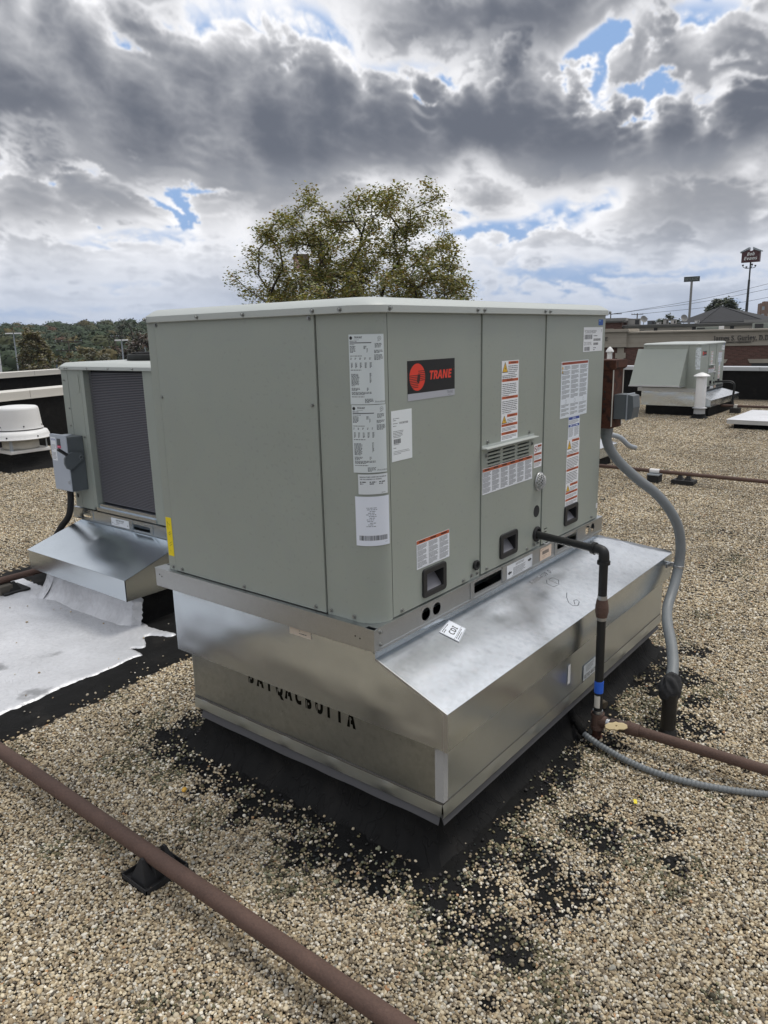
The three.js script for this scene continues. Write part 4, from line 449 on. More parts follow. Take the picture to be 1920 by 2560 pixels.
// ---------------------------------------------------------------- gas piping, conduits and the rusty boxes at the large unit
{
  const P = thing('gas_drop_pipe', 'black iron gas pipe leaving the large unit and dropping past its ledge', 'gas pipe', [0, 0, 0]);
  const R = 0.0165, zr = 0.32, top = [1.049, 0.832, zr], bot = [1.063, 0.13, zr], at = (y) => lerp(bot[0], top[0], (y - bot[1]) / (top[1] - bot[1]));
  mesh('horizontal_pipe', cyl([1.102, 0.843, -0.04], [1.052, 0.834, zr - 0.03], R), M.blackPipe, P);
  mesh('elbow', [tube([[1.055, 0.835, zr - 0.05], [1.052, 0.834, zr - 0.02], [1.05, 0.828, zr - 0.004], [1.0495, 0.81, zr], [1.0495, 0.785, zr]], 0.0215, 24, 16), cyl([1.056, 0.836, zr - 0.052], [1.0545, 0.835, zr - 0.038], 0.026), cyl([1.0495, 0.778, zr], [1.0495, 0.792, zr], 0.026)], M.blackPipe, P);
  mesh('drop_pipe', cyl([1.0495, 0.79, zr], bot, 0.0178, 0.0178, 22), M.blackPipe, P);
  const un = mesh('union', [cyl([at(0.628), 0.628, zr], [at(0.60), 0.60, zr], 0.022, 0.026, 20), cyl([at(0.60), 0.60, zr], [at(0.575), 0.575, zr], 0.0285, 0.0285, 8), cyl([at(0.575), 0.575, zr], [at(0.552), 0.552, zr], 0.026, 0.022, 20)], M.rust, P);
  for (const q of [cyl([at(0.645), 0.645, zr], [at(0.628), 0.628, zr], 0.0195), cyl([at(0.552), 0.552, zr], [at(0.538), 0.538, zr], 0.0195), cyl([1.063, 0.131, zr], [1.063, 0.116, zr], 0.0205)]) mesh('galvanized_collar', q, M.zinc, P);
  mesh('blue_tape', lathe([[0.0179, -0.027], [0.0193, -0.026], [0.0193, 0.024], [0.0179, 0.027]], 24).translate(at(0.24), 0.24, zr), M.tape, P);
  { const g = new THREE.CylinderGeometry(0.0183, 0.0183, 0.055, 16, 1, true, -2.3, 1.5); g.translate(at(0.175), 0.175, zr); mesh('white_label', g, M.offwhite, P); }
  mesh('tee', [cyl([1.063, 0.118, zr], [1.063, 0.05, zr], 0.0245), cyl([1.063, 0.085, zr], [1.063, 0.085, zr + 0.04], 0.0235), cyl([1.063, 0.118, zr], [1.063, 0.106, zr], 0.0275), cyl([1.063, 0.06, zr], [1.063, 0.046, zr], 0.0275)], M.rust, P);
  mesh('drip_leg', [cyl([1.063, 0.05, zr], [1.063, -0.005, zr], 0.0185), cyl([1.063, 0.012, zr], [1.063, -0.005, zr], 0.023)], M.redRust, P);
  const V = thing('gas_supply_line', 'rusty gas supply line with a cream valve handle crossing the gravel', 'gas pipe', [0, 0, 0]);
  mesh('nipple', cyl([1.063, 0.085, zr + 0.035], [1.067, 0.085, zr + 0.065], 0.017), M.zinc, V);
  const vb = mesh('valve', [cyl([1.067, 0.085, zr + 0.055], [1.068, 0.085, zr + 0.075], 0.024, 0.024, 8), new THREE.SphereGeometry(0.026, 16, 12).scale(1, 1, 1.2).translate(1.07, 0.085, zr + 0.09), cyl([1.071, 0.085, zr + 0.105], [1.073, 0.085, zr + 0.13], 0.024, 0.024, 8), cyl([1.07, 0.085, zr + 0.09], [1.035, 0.1, zr + 0.09], 0.008)], M.iron, V);
  { const s = new THREE.Shape(); [[-0.05, 0.005], [-0.034, 0.013], [-0.012, 0.014], [0.0, 0.018], [0.012, 0.014], [0.034, 0.013], [0.05, 0.005], [0.05, -0.005], [0.034, -0.011], [0.012, -0.01], [0, -0.014], [-0.012, -0.01], [-0.034, -0.011], [-0.05, -0.005]].forEach(([a, b], i) => (i ? s.lineTo(a, b) : s.moveTo(a, b))); s.holes.push(new THREE.Path(ellipse(0, 0.002, 0.007, 0.005, 12).map(([a, b]) => new THREE.Vector2(a, b)))); const g = new THREE.ExtrudeGeometry(s, { depth: 0.008, bevelEnabled: true, bevelSize: 0.003, bevelThickness: 0.003, bevelSegments: 2 }); g.scale(0.85, 0.95, 1); g.rotateX(-0.7); g.rotateY(-0.95); g.translate(1.022, 0.102, zr + 0.095); mesh('valve_handle', g, MAT({ color: lin(0.62, 0.5, 0.28), roughness: 0.6 }), vb, 'cream yellow butterfly handle'); }
  mesh('coupling', [cyl([1.073, 0.085, zr + 0.125], [1.077, 0.084, zr + 0.175], 0.0265), cyl([1.073, 0.085, zr + 0.122], [1.074, 0.085, zr + 0.135], 0.029)], M.rust, V);
  mesh('long_pipe', cyl([1.077, 0.084, zr + 0.16], [1.1, 0.076, 3.4], 0.0205, 0.0205, 22), M.rust, V);
}
{ // ribbed conduit lying on the gravel
  const P = thing('flexible_conduit', 'grey ribbed flexible conduit coming out of the tarred curb across the gravel', 'conduit', [0, 0, 0]);
  const c = new THREE.CatmullRomCurve3([[1.06, 0.07, 0.19], [1.04, 0.06, 0.235], [1.0, 0.042, 0.285], [0.955, 0.026, 0.42], [0.925, 0.021, 0.56], [0.925, 0.021, 0.7], [0.965, 0.021, 0.86], [1.04, 0.021, 1.02], [1.2, 0.021, 1.25], [1.45, 0.021, 1.5]].map((p) => new V3(...p)), false, 'centripetal');
  const N = 520, f = c.computeFrenetFrames(N, false), k = 12, S0 = 0.1;
  const ring = (t0, t1, rf) => grid(Math.round(N * (t1 - t0)), k, (u, v) => { const t = lerp(t0, t1, u), p = c.getPointAt(t), i = Math.min(N, Math.round(t * N)), a = v * 2 * PI, r = rf(t), n = f.normals[i], b = f.binormals[i]; return [p.x + r * (Math.cos(a) * n.x + Math.sin(a) * b.x), p.y + r * (Math.cos(a) * n.y + Math.sin(a) * b.y), p.z + r * (Math.cos(a) * n.z + Math.sin(a) * b.z)]; });
  mesh('ribbed_tube', ring(0.06, 1, (t) => 0.0125 + 0.0011 * Math.sin(t * N * PI / 2.6)), M.grayPvc, P);
  mesh('tar_sleeve', ring(0, 0.085, (t) => 0.017 + 0.006 * noise(t * 60, 3) + 0.016 * (1 - sstep(0, 0.03, t))), M.tar, P);
  tag(mesh('capped_drain_stub', [cyl([1.305, 0.045, 0.2], [1.29, 0.038, 0.262], 0.015), cyl([1.296, 0.041, 0.236], [1.29, 0.038, 0.265], 0.0185, 0.0185, 12)], MAT({ color: lin(0.075, 0.06, 0.04), roughness: 0.6 })), 'short dark capped drain stub poking out of the tarred curb', 'pipe stub');
}
{ // power conduit from the rusty box down to the stub in the roof
  const P = thing('power_conduit', 'thick grey power conduit curving from the rusty box down past the ledge to the roof', 'conduit', [0, 0, 0]);
  const pts = [[1.9, 1.2, -0.036], [1.905, 1.15, -0.035], [1.92, 1.1, -0.02], [1.94, 1.039, 0.021], [1.97, 0.952, 0.111], [2.0, 0.885, 0.193], [2.03, 0.796, 0.262], [2.06, 0.703, 0.3], [2.07, 0.6, 0.315], [2.05, 0.506, 0.318], [1.97, 0.42, 0.325], [1.85, 0.353, 0.338], [1.72, 0.322, 0.381], [1.55, 0.281, 0.459], [1.42, 0.246, 0.509], [1.34, 0.222, 0.53]];
  mesh('conduit', tube(pts, 0.0248, 150, 18), M.grayPvc, P);
  mesh('connector', [cyl([1.9, 1.225, -0.036], [1.9, 1.18, -0.036], 0.034, 0.03), cyl([1.9, 1.18, -0.036], [1.902, 1.155, -0.036], 0.0275, 0.0265)], M.grayPvc, P);
  mesh('strap', [lathe([[0.0255, -0.011], [0.0275, -0.01], [0.0275, 0.01], [0.0255, 0.011]], 22).rotateX(0.1).translate(2.048, 0.504, 0.318), bx(2.02, 2.075, 0.495, 0.515, 0.268, 0.272), bx(2.062, 2.076, 0.494, 0.516, 0.272, 0.3)], M.zinc, P);
  const boot = new THREE.SphereGeometry(1, 28, 20), bp = boot.attributes.position; for (let i = 0; i < bp.count; i++) { const a = new V3().fromBufferAttribute(bp, i), q = 1 + 0.2 * noise(a.x * 2.2 + 5, a.y * 2.2 + a.z * 1.4) + 0.08 * noise(a.y * 6, a.z * 6 + a.x * 5); bp.setXYZ(i, 1.297 + a.x * q * 0.052 + a.y * 0.02, 0.198 + a.y * q * 0.062, 0.54 + a.z * q * 0.045); } boot.computeVertexNormals();
  mesh('mastic_boot', boot, M.rubber, P);
  mesh('stub_pipe', [cyl([1.268, -0.005, 0.55], [1.272, 0.19, 0.548], 0.031, 0.031, 22), cyl([1.268, -0.005, 0.55], [1.269, 0.03, 0.55], 0.044, 0.032, 22)], MAT({ map: T.tar, roughness: 0.45, bumpMap: T.tarBump, bumpScale: 0.002 }), P);
}
{
  const P = thing('disconnect_box', 'rust eaten old disconnect box on the far end of the large unit', 'electrical box', [0, 0, 0]);
  const x0 = 1.84, x1 = 1.978, z0 = -0.125, z1 = 0.008;
  mesh('case', bx(x0, x1, 1.215, 1.52, z0, z1, 0.003), M.redRust, P);
  mesh('rain_hood', [(() => { const s = new THREE.Shape(); [[z0 - 0.006, 1.548], [z1 + 0.014, 1.548], [z1 + 0.014, 1.512], [z1 + 0.003, 1.502], [z0, 1.502]].forEach(([a, b], i) => (i ? s.lineTo(a, b) : s.moveTo(a, b))); const g = new THREE.ExtrudeGeometry(s, { depth: x1 - x0 + 0.012, bevelEnabled: false }); g.rotateY(-PI / 2); g.translate(x1 + 0.006, 0, 0); return metricUV(g); })()], M.redRust, P);
  mesh('door_edge', [bx(x0 - 0.002, x0 + 0.004, 1.225, 1.5, z1 + 0.0005, z1 + 0.004), bx(x1 - 0.012, x1 - 0.006, 1.225, 1.5, z1 + 0.0005, z1 + 0.004)], M.offwhite, P);
  for (const y of [1.28, 1.45]) mesh('mounting_bracket', bx(1.755, x0, y, y + 0.03, -0.11, -0.105), M.redRust, P);
  for (const [y, s] of [[1.395, 0.006], [1.36, 0.0055], [1.31, 0.005], [1.335, 0.004]]) mesh('rivet', new THREE.SphereGeometry(s, 10, 8).scale(0.4, 1, 1).translate(x0 - 0.001, y, -0.03), M.core, P);
  const Q = thing('receptacle_box', 'small dark grey weatherproof outlet box fixed to the rusty box', 'electrical box', [0, 0, 0]);
  mesh('back_box', bx(1.862, 1.955, 1.262, 1.382, 0.0085, 0.072, 0.003), M.darkGray, Q);
  mesh('cover_plate', bx(1.857, 1.96, 1.257, 1.387, 0.0725, 0.0785, 0.002), M.boxGray, Q);
  mesh('flip_lid', [(() => { const s = new THREE.Shape(); [[0.079, 1.262], [0.1, 1.268], [0.108, 1.32], [0.102, 1.376], [0.079, 1.382]].forEach(([a, b], i) => (i ? s.lineTo(a, b) : s.moveTo(a, b))); const g = new THREE.ExtrudeGeometry(s, { depth: 0.088, bevelEnabled: false }); g.rotateY(-PI / 2); g.translate(1.952, 0, 0); return g; })()], M.darkGray, Q);
}
// ---------------------------------------------------------------- the thick brown pipe in the foreground and its support
{
  const m = thing('brown_pipe', 'thick brown primed steel pipe running past the end of the large unit', 'pipe', [-0.583, 0, 0]);
  mesh('pipe', cyl([0.006, 0.084, -6.2], [-0.004, 0.084, 2.2], 0.0262, 0.0262, 28), M.rust, m);
  const S = thing('pipe_support', 'black plastic wedge pipe support under the thick brown pipe', 'pipe support', [-0.575, 0, -0.485]); S.scale.set(0.8, 1, 0.8);
  mesh('tray', [bx(-0.1, 0.1, 0.006, 0.011, -0.085, 0.085, 0.002), bx(-0.1, -0.096, 0.006, 0.026, -0.085, 0.085), bx(0.096, 0.1, 0.006, 0.026, -0.085, 0.085), bx(-0.1, 0.1, 0.006, 0.026, 0.081, 0.085), bx(-0.1, 0.1, 0.006, 0.026, -0.085, -0.081)], M.rubber, S);
  const wedge = (sx) => { const g = new THREE.CylinderGeometry(0.01, 0.062, 0.078, 4, 1).toNonIndexed(); g.computeVertexNormals(); g.rotateY(PI / 4); g.scale(0.72, 1, 1.15); g.translate(sx * 0.052, 0.049, 0); return g; };
  mesh('wedge', wedge(-1), M.rubber, S); mesh('wedge', wedge(1), M.rubber, S); mesh('saddle', bx(-0.03, 0.03, 0.011, 0.058, -0.05, 0.05, 0.004), M.rubber, S);
}
// small things lying about
{ const g = new THREE.SphereGeometry(0.012, 12, 8).scale(1.2, 0.6, 0.8), m = mesh('orange_earplug', g, MAT({ color: lin(0.75, 0.42, 0.06), roughness: 0.6 })); m.position.set(-0.24, 0.016, -0.78); m.rotation.y = 0.6; tag(m, 'small orange foam plug lying on the dark gravel', 'debris'); }
{ const g = new THREE.BoxGeometry(0.02, 0.002, 0.012), m = mesh('yellow_scrap', g, M.yellow); m.position.set(0.7, 0.018, 0.62); m.rotation.set(0.1, 0.5, 0.15); tag(m, 'tiny yellow scrap lying on the gravel by the ribbed conduit', 'debris'); }

// ---------------------------------------------------------------- left unit with the coil
{
  const x0 = 0.97, x1 = 2.725, z0 = -3.565, z1 = -2.475, yr = 0.54, yt = 1.513;
  const P = thing('condenser_rooftop_unit', 'smaller looking rooftop unit with an open black coil facing the silver roof', 'air conditioner', [0, 0, 0]);
  mesh('inner_casing', bx(x0 + 0.09, x1 - 0.02, 0.5, yt, z0 + 0.02, z1 - 0.02), M.core, P);
  mesh('left_panel', [bx(x0, x0 + 0.02, yr + 0.01, yt, z0 + 0.002, -3.4845, 0.001)], M.paint, P);
  mesh('control_panel', [bx(x0 + 0.001, x0 + 0.02, yr + 0.01, yt, -3.4815, -3.33, 0.001), bx(x0 + 0.002, x0 + 0.06, yr + 0.03, yt, -3.328, -3.285)], M.paint, P);
  mesh('panel_patch', bx(x0 - 0.002, x0, 1.36, 1.48, -3.4, -3.345), M.paint, P);
  mesh('right_post', [grid(16, 1, (u, v) => { const a = u * PI / 2; return u < 0.0001 ? [x0 + 0.002, lerp(yr + 0.01, yt, v), -2.598] : [x0 + 0.082 - 0.08 * Math.cos(a), lerp(yr + 0.01, yt, v), lerp(-2.555, z1 - 0.08, 0.6) + 0.08 * Math.sin(a) + 0.02]; }), bx(x0 + 0.002, x0 + 0.06, yr + 0.02, yt, -2.607, -2.598), bx(x0 + 0.08, x1, yr + 0.01, yt, z1 - 0.015, z1 - 0.002)], M.paint, P);
  mesh('far_side', [bx(x0 + 0.02, x1, yr + 0.01, yt, z0, z0 + 0.018), bx(x1 - 0.018, x1, yr + 0.01, yt, z0 + 0.02, z1 - 0.02)], M.paint, P);
  const fins = []; for (let k = 0; k < 84; k++) { const y = 0.61 + k * (yt - 0.015 - 0.61) / 84; fins.push(bx(x0 + 0.04, x0 + 0.052, y, y + 0.0044, -3.283, -2.609)); }
  const coil = mesh('coil', bx(x0 + 0.06, x0 + 0.085, 0.58, yt, -3.284, -2.608), MAT({ color: lin(0.022, 0.022, 0.028), roughness: 0.6 }), P);
  mesh('coil_fins', merge(fins), MAT({ color: lin(0.21, 0.21, 0.235), roughness: 0.5, metalness: 0.3 }), coil);
  mesh('coil_tray', [bx(x0 + 0.01, x0 + 0.06, 0.575, 0.6, -3.29, -2.6), bx(x0 - 0.006, x0 + 0.03, yr + 0.012, yr + 0.036, -3.29, -2.598)], M.galv, P);
  mesh('top_cap', capGeo(x0, x1, z0, z1, yt, 0.03), M.cap, P);
  const fan = mesh('fan_ring', [lathe([[0.26, 0], [0.3, 0.0], [0.3, 0.035], [0.29, 0.042], [0.27, 0.04]], 40).translate(1.5, yt + 0.05, -3.02)], M.core, P);
  mesh('fan_guard', [...[0.06, 0.1, 0.14, 0.18, 0.22, 0.26].map((r) => new THREE.TorusGeometry(r, 0.003, 5, 40).rotateX(PI / 2).translate(1.5, yt + 0.1, -3.02)), ...[0, 1, 2, 3].map((k) => cyl([1.5 + 0.29 * Math.cos(k * PI / 4), yt + 0.093, -3.02 + 0.29 * Math.sin(k * PI / 4)], [1.5 - 0.29 * Math.cos(k * PI / 4), yt + 0.093, -3.02 - 0.29 * Math.sin(k * PI / 4)], 0.004, 0.004, 6))], M.rubber, fan);
  const hs = [roundRect(-3.478, -3.371, 0.486, 0.518, 0.006), roundRect(-2.861, -2.673, 0.480, 0.516, 0.006)];
  const rail = mesh('base_rail', [faceX(sheet(rect(-3.61, -2.46, 0.474, yr), hs, -x0 + 0.006, 0.0025), 0), bx(x0 - 0.006, x0 + 0.02, yr - 0.001, yr + 0.003, -3.61, -2.46), bx(x0 - 0.008, x0 + 0.02, 0.464, 0.474, -3.61, -2.46), bx(x0, x1 + 0.02, 0.47, yr, -2.463, -2.46), bx(x0, x1 + 0.02, 0.47, yr, -3.61, -3.607)], M.galv, P);
  mesh('rail_back', bx(x0 + 0.06, x0 + 0.065, 0.47, yr - 0.003, -3.59, -2.48), M.galvOld, rail);
  for (const [a, b] of [[-3.368, -3.345], [-2.9, -2.868], [-2.668, -2.64]]) mesh('joint_strap', bx(x0 - 0.0095, x0 - 0.0065, 0.472, yr - 0.004, a, b), M.galv, rail);
  mesh('important_label', faceX(plate(-3.12, -2.91, 0.474, 0.526, 0.0064 - x0), 0), printMat(canvas(320, 80, (x, w, h) => { x.fillStyle = '#d9dde2'; x.fillRect(0, 0, w, h); x.fillStyle = '#23262b'; x.font = 'bold 26px sans-serif'; x.textAlign = 'center'; x.fillText('IMPORTANT', w / 2, 30); x.textAlign = 'left'; words(x, w * 0.28, 38, w * 0.44, 2, 9, 4); words(x, w * 0.14, 62, w * 0.72, 1, 9, 4); x.fillStyle = '#23262b'; for (const [a, d] of [[30, -1], [290, 1]]) { x.beginPath(); x.moveTo(a, 46); x.lineTo(a + 16 * d, 54); x.lineTo(a, 62); x.fill(); } })), rail);
  for (const [y, z] of [[1.25, -3.5], [1.13, -3.51], [1.44, -3.53], [1.06, -3.345]]) screwX(P, y, z, x0 - 0.0005); for (const z of [-3.55, -3.48, -3.45, -3.2, -2.95, -2.68]) screwX(P, yt + 0.011, z, x0 - 0.0152);
  mesh('cable_hole', faceX(sheet(ellipse(-3.529, 0.631, 0.013, 0.016, 14), [], -x0 + 0.0012, 0.0006), 0), M.core, P);
  // disconnect switch
  const D = thing('disconnect_switch', 'light grey safety switch box with a lever handle on the coil unit', 'electrical box', [0, 0, 0]); const dz0 = -3.588, dz1 = -3.372, dx = 0.85;
  mesh('case', bx(dx + 0.004, x0 - 0.001, 0.692, 1.068, dz0 + 0.006, dz1 - 0.002, 0.003), M.darkGray, D);
  const door = mesh('door', [bx(dx - 0.004, dx + 0.003, 0.697, 1.078, dz0, dz1, 0.002), bx(dx - 0.004, dx + 0.02, 1.0785, 1.081, dz0, dz1)], MAT({ color: lin(0.42, 0.46, 0.52), roughness: 0.35 }), D);
  mesh('rating_label', faceX(plate(dz0 + 0.012, dz0 + 0.075, 0.9, 1.062, -dx + 0.0042), 0), printMat(canvas(96, 248, (x, w, h) => { x.fillStyle = '#e3e6ea'; x.fillRect(0, 0, w, h); x.fillStyle = '#27408b'; x.font = 'bold 26px sans-serif'; x.fillText('EATON', 6, 34, w - 12); words(x, 6, 80, w - 12, 5, 12, 4); words(x, 6, 160, w - 20, 6, 13, 5); })), door);
  mesh('danger_label', faceX(plate(dz0 + 0.092, dz0 + 0.138, 0.99, 1.055, -dx + 0.0042), 0), printMat(canvas(72, 100, (x, w, h) => { x.fillStyle = '#3b3f42'; x.fillRect(0, 0, w, h); words(x, 8, 10, w - 16, 5, 12, 4, '#7d8488'); x.fillStyle = '#c2325a'; x.fillRect(0, h * 0.72, w, h * 0.28); words(x, 6, h * 0.8, w - 12, 1, 6, 8, '#eab6c4'); })), door);
  const lever = mesh('lever', [(() => { const s = new THREE.Shape(); [[0.935, 0.905], [0.95, 0.93], [0.94, 0.95], [0.87, 0.965], [0.835, 0.955], [0.815, 0.93], [0.812, 0.895], [0.825, 0.862], [0.85, 0.85]].forEach(([a, b], i) => (i ? s.lineTo(a, b) : s.moveTo(a, b))); const g = new THREE.ExtrudeGeometry(s, { depth: 0.012, bevelEnabled: true, bevelSize: 0.003, bevelThickness: 0.003, bevelSegments: 2 }); g.translate(0, 0, dz1 + 0.004); return g; })(), new THREE.TorusGeometry(0.012, 0.005, 8, 18).translate(0.928, 0.925, dz1 + 0.022)], M.darkGray, D);
  mesh('grip', cyl([0.832, 0.955, dz1 + 0.012], [0.775, 1.0, dz1 + 0.012], 0.0115, 0.0115, 10), M.black, lever);
  mesh('latch', tube([[dx - 0.006, 0.765, dz1 - 0.01], [dx - 0.018, 0.775, dz1 - 0.004], [dx - 0.018, 0.755, dz1 - 0.004], [dx - 0.006, 0.752, dz1 - 0.01]], 0.0022, 12, 6, true), M.zinc, door);
  mesh('hub_cover', [new THREE.CylinderGeometry(0.03, 0.034, 0.006, 20).translate(0.92, 1.0715, -3.49)], M.boxGray, D);
  const W = tag(mesh('black_cable', tube([[0.9, 0.7, -3.5], [0.9, 0.62, -3.505], [0.9, 0.5, -3.555], [0.9, 0.39, -3.69], [0.91, 0.24, -3.86], [0.93, 0.06, -3.98], [0.96, 0.01, -4.05]], 0.022, 60, 14), M.rubber), 'thick black cable hanging from the light grey safety switch', 'cable');
  // galvanized ledge below the coil
  const A = thing('sloped_curb_adapter', 'galvanized sloping curb adapter under the coil unit beside the silver roof', 'curb adapter', [0, 0, 0]);
  const L = Math.hypot(0.42, 0.128), sl = (s, z, o = 0) => [lerp(0.968, 0.548, s) - o * 0.29, lerp(0.462, 0.334, s) + o * 0.957, z];
  mesh('sloping_ledge', grid(40, 60, (u, v) => { const s = 1 - u, z = lerp(-3.505, -2.345, v), o = (0.0014 * noise(z * 3, s * 2) - 0.004 * Math.exp(-(((z + 2.75) / 0.16) ** 2 + ((s - 0.5) / 0.2) ** 2)) + 0.004 * Math.exp(-(((z + 3.05) / 0.05) ** 2 + ((s - 0.35 - (z + 3.05) * 1.5) / 0.12) ** 2))) * sstep(0, 0.08, s) * sstep(1, 0.92, s); return sl(s, z, 0.001 + o); }, (u, v, q) => [q[2] + 0.3, q[0]]), MAT({ map: T.galv, metalness: 1, roughness: 1, roughnessMap: T.galvRough }), A);
  mesh('front_band', [grid(4, 40, (u, v) => [0.548 + 0.002 * noise(v * 5, u * 2), lerp(0.334, 0.207, u), lerp(-3.488, -2.345, v)], (u, v, q) => [q[2], q[1]])], M.galv, A);
  for (const z of [-2.344, -3.49]) mesh('side_sheet', sheet([[0.549, 0.206], [2.75, 0.206], [2.75, 0.47], [0.969, 0.462], [0.549, 0.333]], [], z, 0.0018), M.galv, A);
  mesh('seam', [bx(0.5455, 0.5495, 0.206, 0.335, -2.347, -2.3415)], M.rubber, A);
  mesh('rust_spot', new THREE.CylinderGeometry(0.014, 0.014, 0.002, 14).rotateX(PI / 2).translate(0.93, 0.325, -2.3425), M.redRust, A);
  // coated curb below, flaring out on to the roof
  const C = thing('coated_curb', 'silver coated curb wall flaring on to the roof below the coil unit', 'roof curb', [0, 0, 0]);
  mesh('wall', grid(14, 80, (u, v) => { const z = lerp(-3.44, -2.42, v), y = lerp(0.215, 0.006, u), e = sstep(-2.42, -2.5, z), o = (0.03 * u + 0.075 * Math.pow(u, 5)) * (0.35 + 0.65 * e) + 0.016 * fbm(z * 6, y * 8, 4) * sstep(0, 0.3, u) + 0.02 * Math.exp(-(((z + 3.33) / 0.05) ** 2)) * sstep(0.1, 0.5, u); return [0.655 - o, y, z]; }, (u, v, q) => [q[2], q[1]]), M.silver, C);
  mesh('torn_flap', [grid(10, 8, (u, v) => { const z = lerp(-3.452, -3.36, v), y = lerp(0.215, 0.01, u); return [0.645 - 0.11 * Math.pow(u, 2.2) - 0.02 * Math.sin(v * PI), y, z]; }, (u, v, q) => [q[2], q[1]]), grid(12, 4, (u, v) => { const y = lerp(0.2, 0.01, u); return [0.632 - 0.03 * Math.pow(u, 2) + 0.05 * v + 0.012 * noise(u * 9, v * 3), y, -2.425 + 0.03 * v + 0.016 * noise(u * 7, 3)]; }, (u, v, q) => [q[2], q[1]])], M.silver, C);
  mesh('dark_side', [bx(0.662, 2.7, 0.0, 0.21, -3.43, -2.425)], M.tarWall, C);
}
{ // gas pipe behind the coil unit, with its support
  const P = thing('rear_gas_pipe', 'dark rusty pipe running behind the silver roof into the coil unit', 'gas pipe', [0, 0, 0]);
  mesh('pipe', cyl([-3.4, 0.1, -3.65], [0.98, 0.1, -3.74], 0.0235, 0.0235, 18), M.rust, P);
  const S = thing('pipe_support', 'black plastic pipe support under the pipe behind the silver roof', 'pipe support', [0.5, 0, -3.72]);
  mesh('tray', bx(-0.09, 0.09, 0.016, 0.03, -0.1, 0.1, 0.003), M.rubber, S); for (const s of [-1, 1]) mesh('wedge', new THREE.CylinderGeometry(0.012, 0.05, 0.06, 4, 1).rotateY(PI / 4).scale(1.1, 1, 0.55).translate(0, 0.06, s * 0.045), M.rubber, S);
  tag(mesh('wood_block', bx(0.4, 0.49, 0.012, 0.075, -3.8, -3.66, 0.004), MAT({ color: lin(0.1, 0.09, 0.075), roughness: 0.9 })), 'weathered dark wood block beside the pipe behind the silver roof', 'block');
}
{ // mushroom exhaust fan
  const P = thing('exhaust_fan', 'white mushroom exhaust fan on a black curb', 'exhaust fan', [3.17, 0, -8.95]);
  const fl = grid(48, 10, (u, v) => { const a = u * 4, k = Math.floor(Math.min(3.999, a)), t = a - k, q = [[-1, 1], [1, 1], [1, -1], [-1, -1], [-1, 1]], h = 0.265 + 0.1 * Math.pow(v, 3), x = lerp(q[k][0], q[k + 1][0], t) * h, z = lerp(q[k][1], q[k + 1][1], t) * h; return [x, 0.245 * (1 - v), z]; });
  mesh('curb', fl, M.tarWall, P);
  mesh('base_flange', [bx(-0.275, 0.275, 0.24, 0.283, -0.275, 0.275, 0.004)], M.white, P);
  mesh('drum', lathe([[0.0, 0.284], [0.23, 0.284], [0.235, 0.3], [0.235, 0.44], [0, 0.44]], 36), M.offwhite, P);
  for (const [a, b] of [[-1, 1], [1, 1], [1, -1], [-1, -1]]) { const s = sheet([[-0.03, 0.284], [0.02, 0.284], [0.012, 0.45], [-0.018, 0.45]], [], 0, 0.004); s.rotateY(Math.atan2(a, b)); s.translate(a * 0.245, 0, b * 0.245); mesh('bracket', s, M.boxGray, P); }
  mesh('wind_band', lathe([[0.25, 0.455], [0.405, 0.425], [0.407, 0.437], [0.388, 0.447], [0.382, 0.48], [0.36, 0.525], [0.3, 0.545], [0.2, 0.548]], 48), M.white, P);
  mesh('motor_cover', lathe([[0.318, 0.556], [0.32, 0.565], [0.305, 0.572], [0.293, 0.7], [0.283, 0.815], [0.272, 0.843], [0.25, 0.857], [0.15, 0.868], [0.0, 0.872]], 48), M.white, P);
  for (let k = 0; k < 6; k++) { const a = k * PI / 3 + 0.35; mesh('bolt', new THREE.SphereGeometry(0.011, 8, 6).translate(0.385 * Math.cos(a), 0.465, 0.385 * Math.sin(a)), M.core, P); mesh('bolt', new THREE.SphereGeometry(0.011, 8, 6).translate(0.3 * Math.cos(a + 0.4), 0.6, 0.3 * Math.sin(a + 0.4)), M.core, P); }
}
function parapet(name, label, ax, az, bX, bz, h0, h1, deep, capMat, jog) {
  const P = thing(name, label, 'parapet', [ax, 0, az], -Math.atan2(bz - az, bX - ax)), L = Math.hypot(bX - ax, bz - az);
  mesh('wall', bx(0, L, 0, h0 + 0.01, -deep + 0.04, 0), M.tarWall, P);
  const segs = Math.max(2, Math.round(L / 3)); for (let k = 0; k < segs; k++) { const a = L * k / segs, b = L * (k + 1) / segs - 0.006; mesh('coping', [bx(a, b, h0, h1, -0.0 - deep, 0.035, 0.006), bx(a, b, h0 - 0.012, h0 + 0.004, 0.03, 0.045)], capMat, P); }
  return P;
}
parapet('parapet_wall', 'black tarred parapet with white topped tan coping behind the exhaust fan', -3.9, -8.22, 12.4, -13.25, 0.83, 0.955, 0.42, M.coping);
parapet('parapet_wall', 'farther black parapet with pale coping beyond the first one', -1.0, -16.4, 5.35, -18.36, 0.83, 0.96, 0.4, M.coping);
parapet('parapet_wall', 'short jogged end of the farther pale coped parapet', 5.36, -18.12, 15.0, -21.1, 0.83, 0.96, 0.4, M.coping);
parapet('parapet_wall', 'long black parapet with thin bright metal coping in front of the brick building', 17.6, -11.5, 17.6, 9.0, 0.685, 0.765, 0.35, M.copingSilver);
struct('roof_court', bx(-8, 17.6, -0.3, -0.05, -24, -8), M.tarWall);
{ const deck = struct('roof_building', [bx(-7.2, 18, -6.5, -0.06, -24.2, 9.4)], MAT({ color: lin(0.3, 0.26, 0.21), roughness: 0.9 })); }

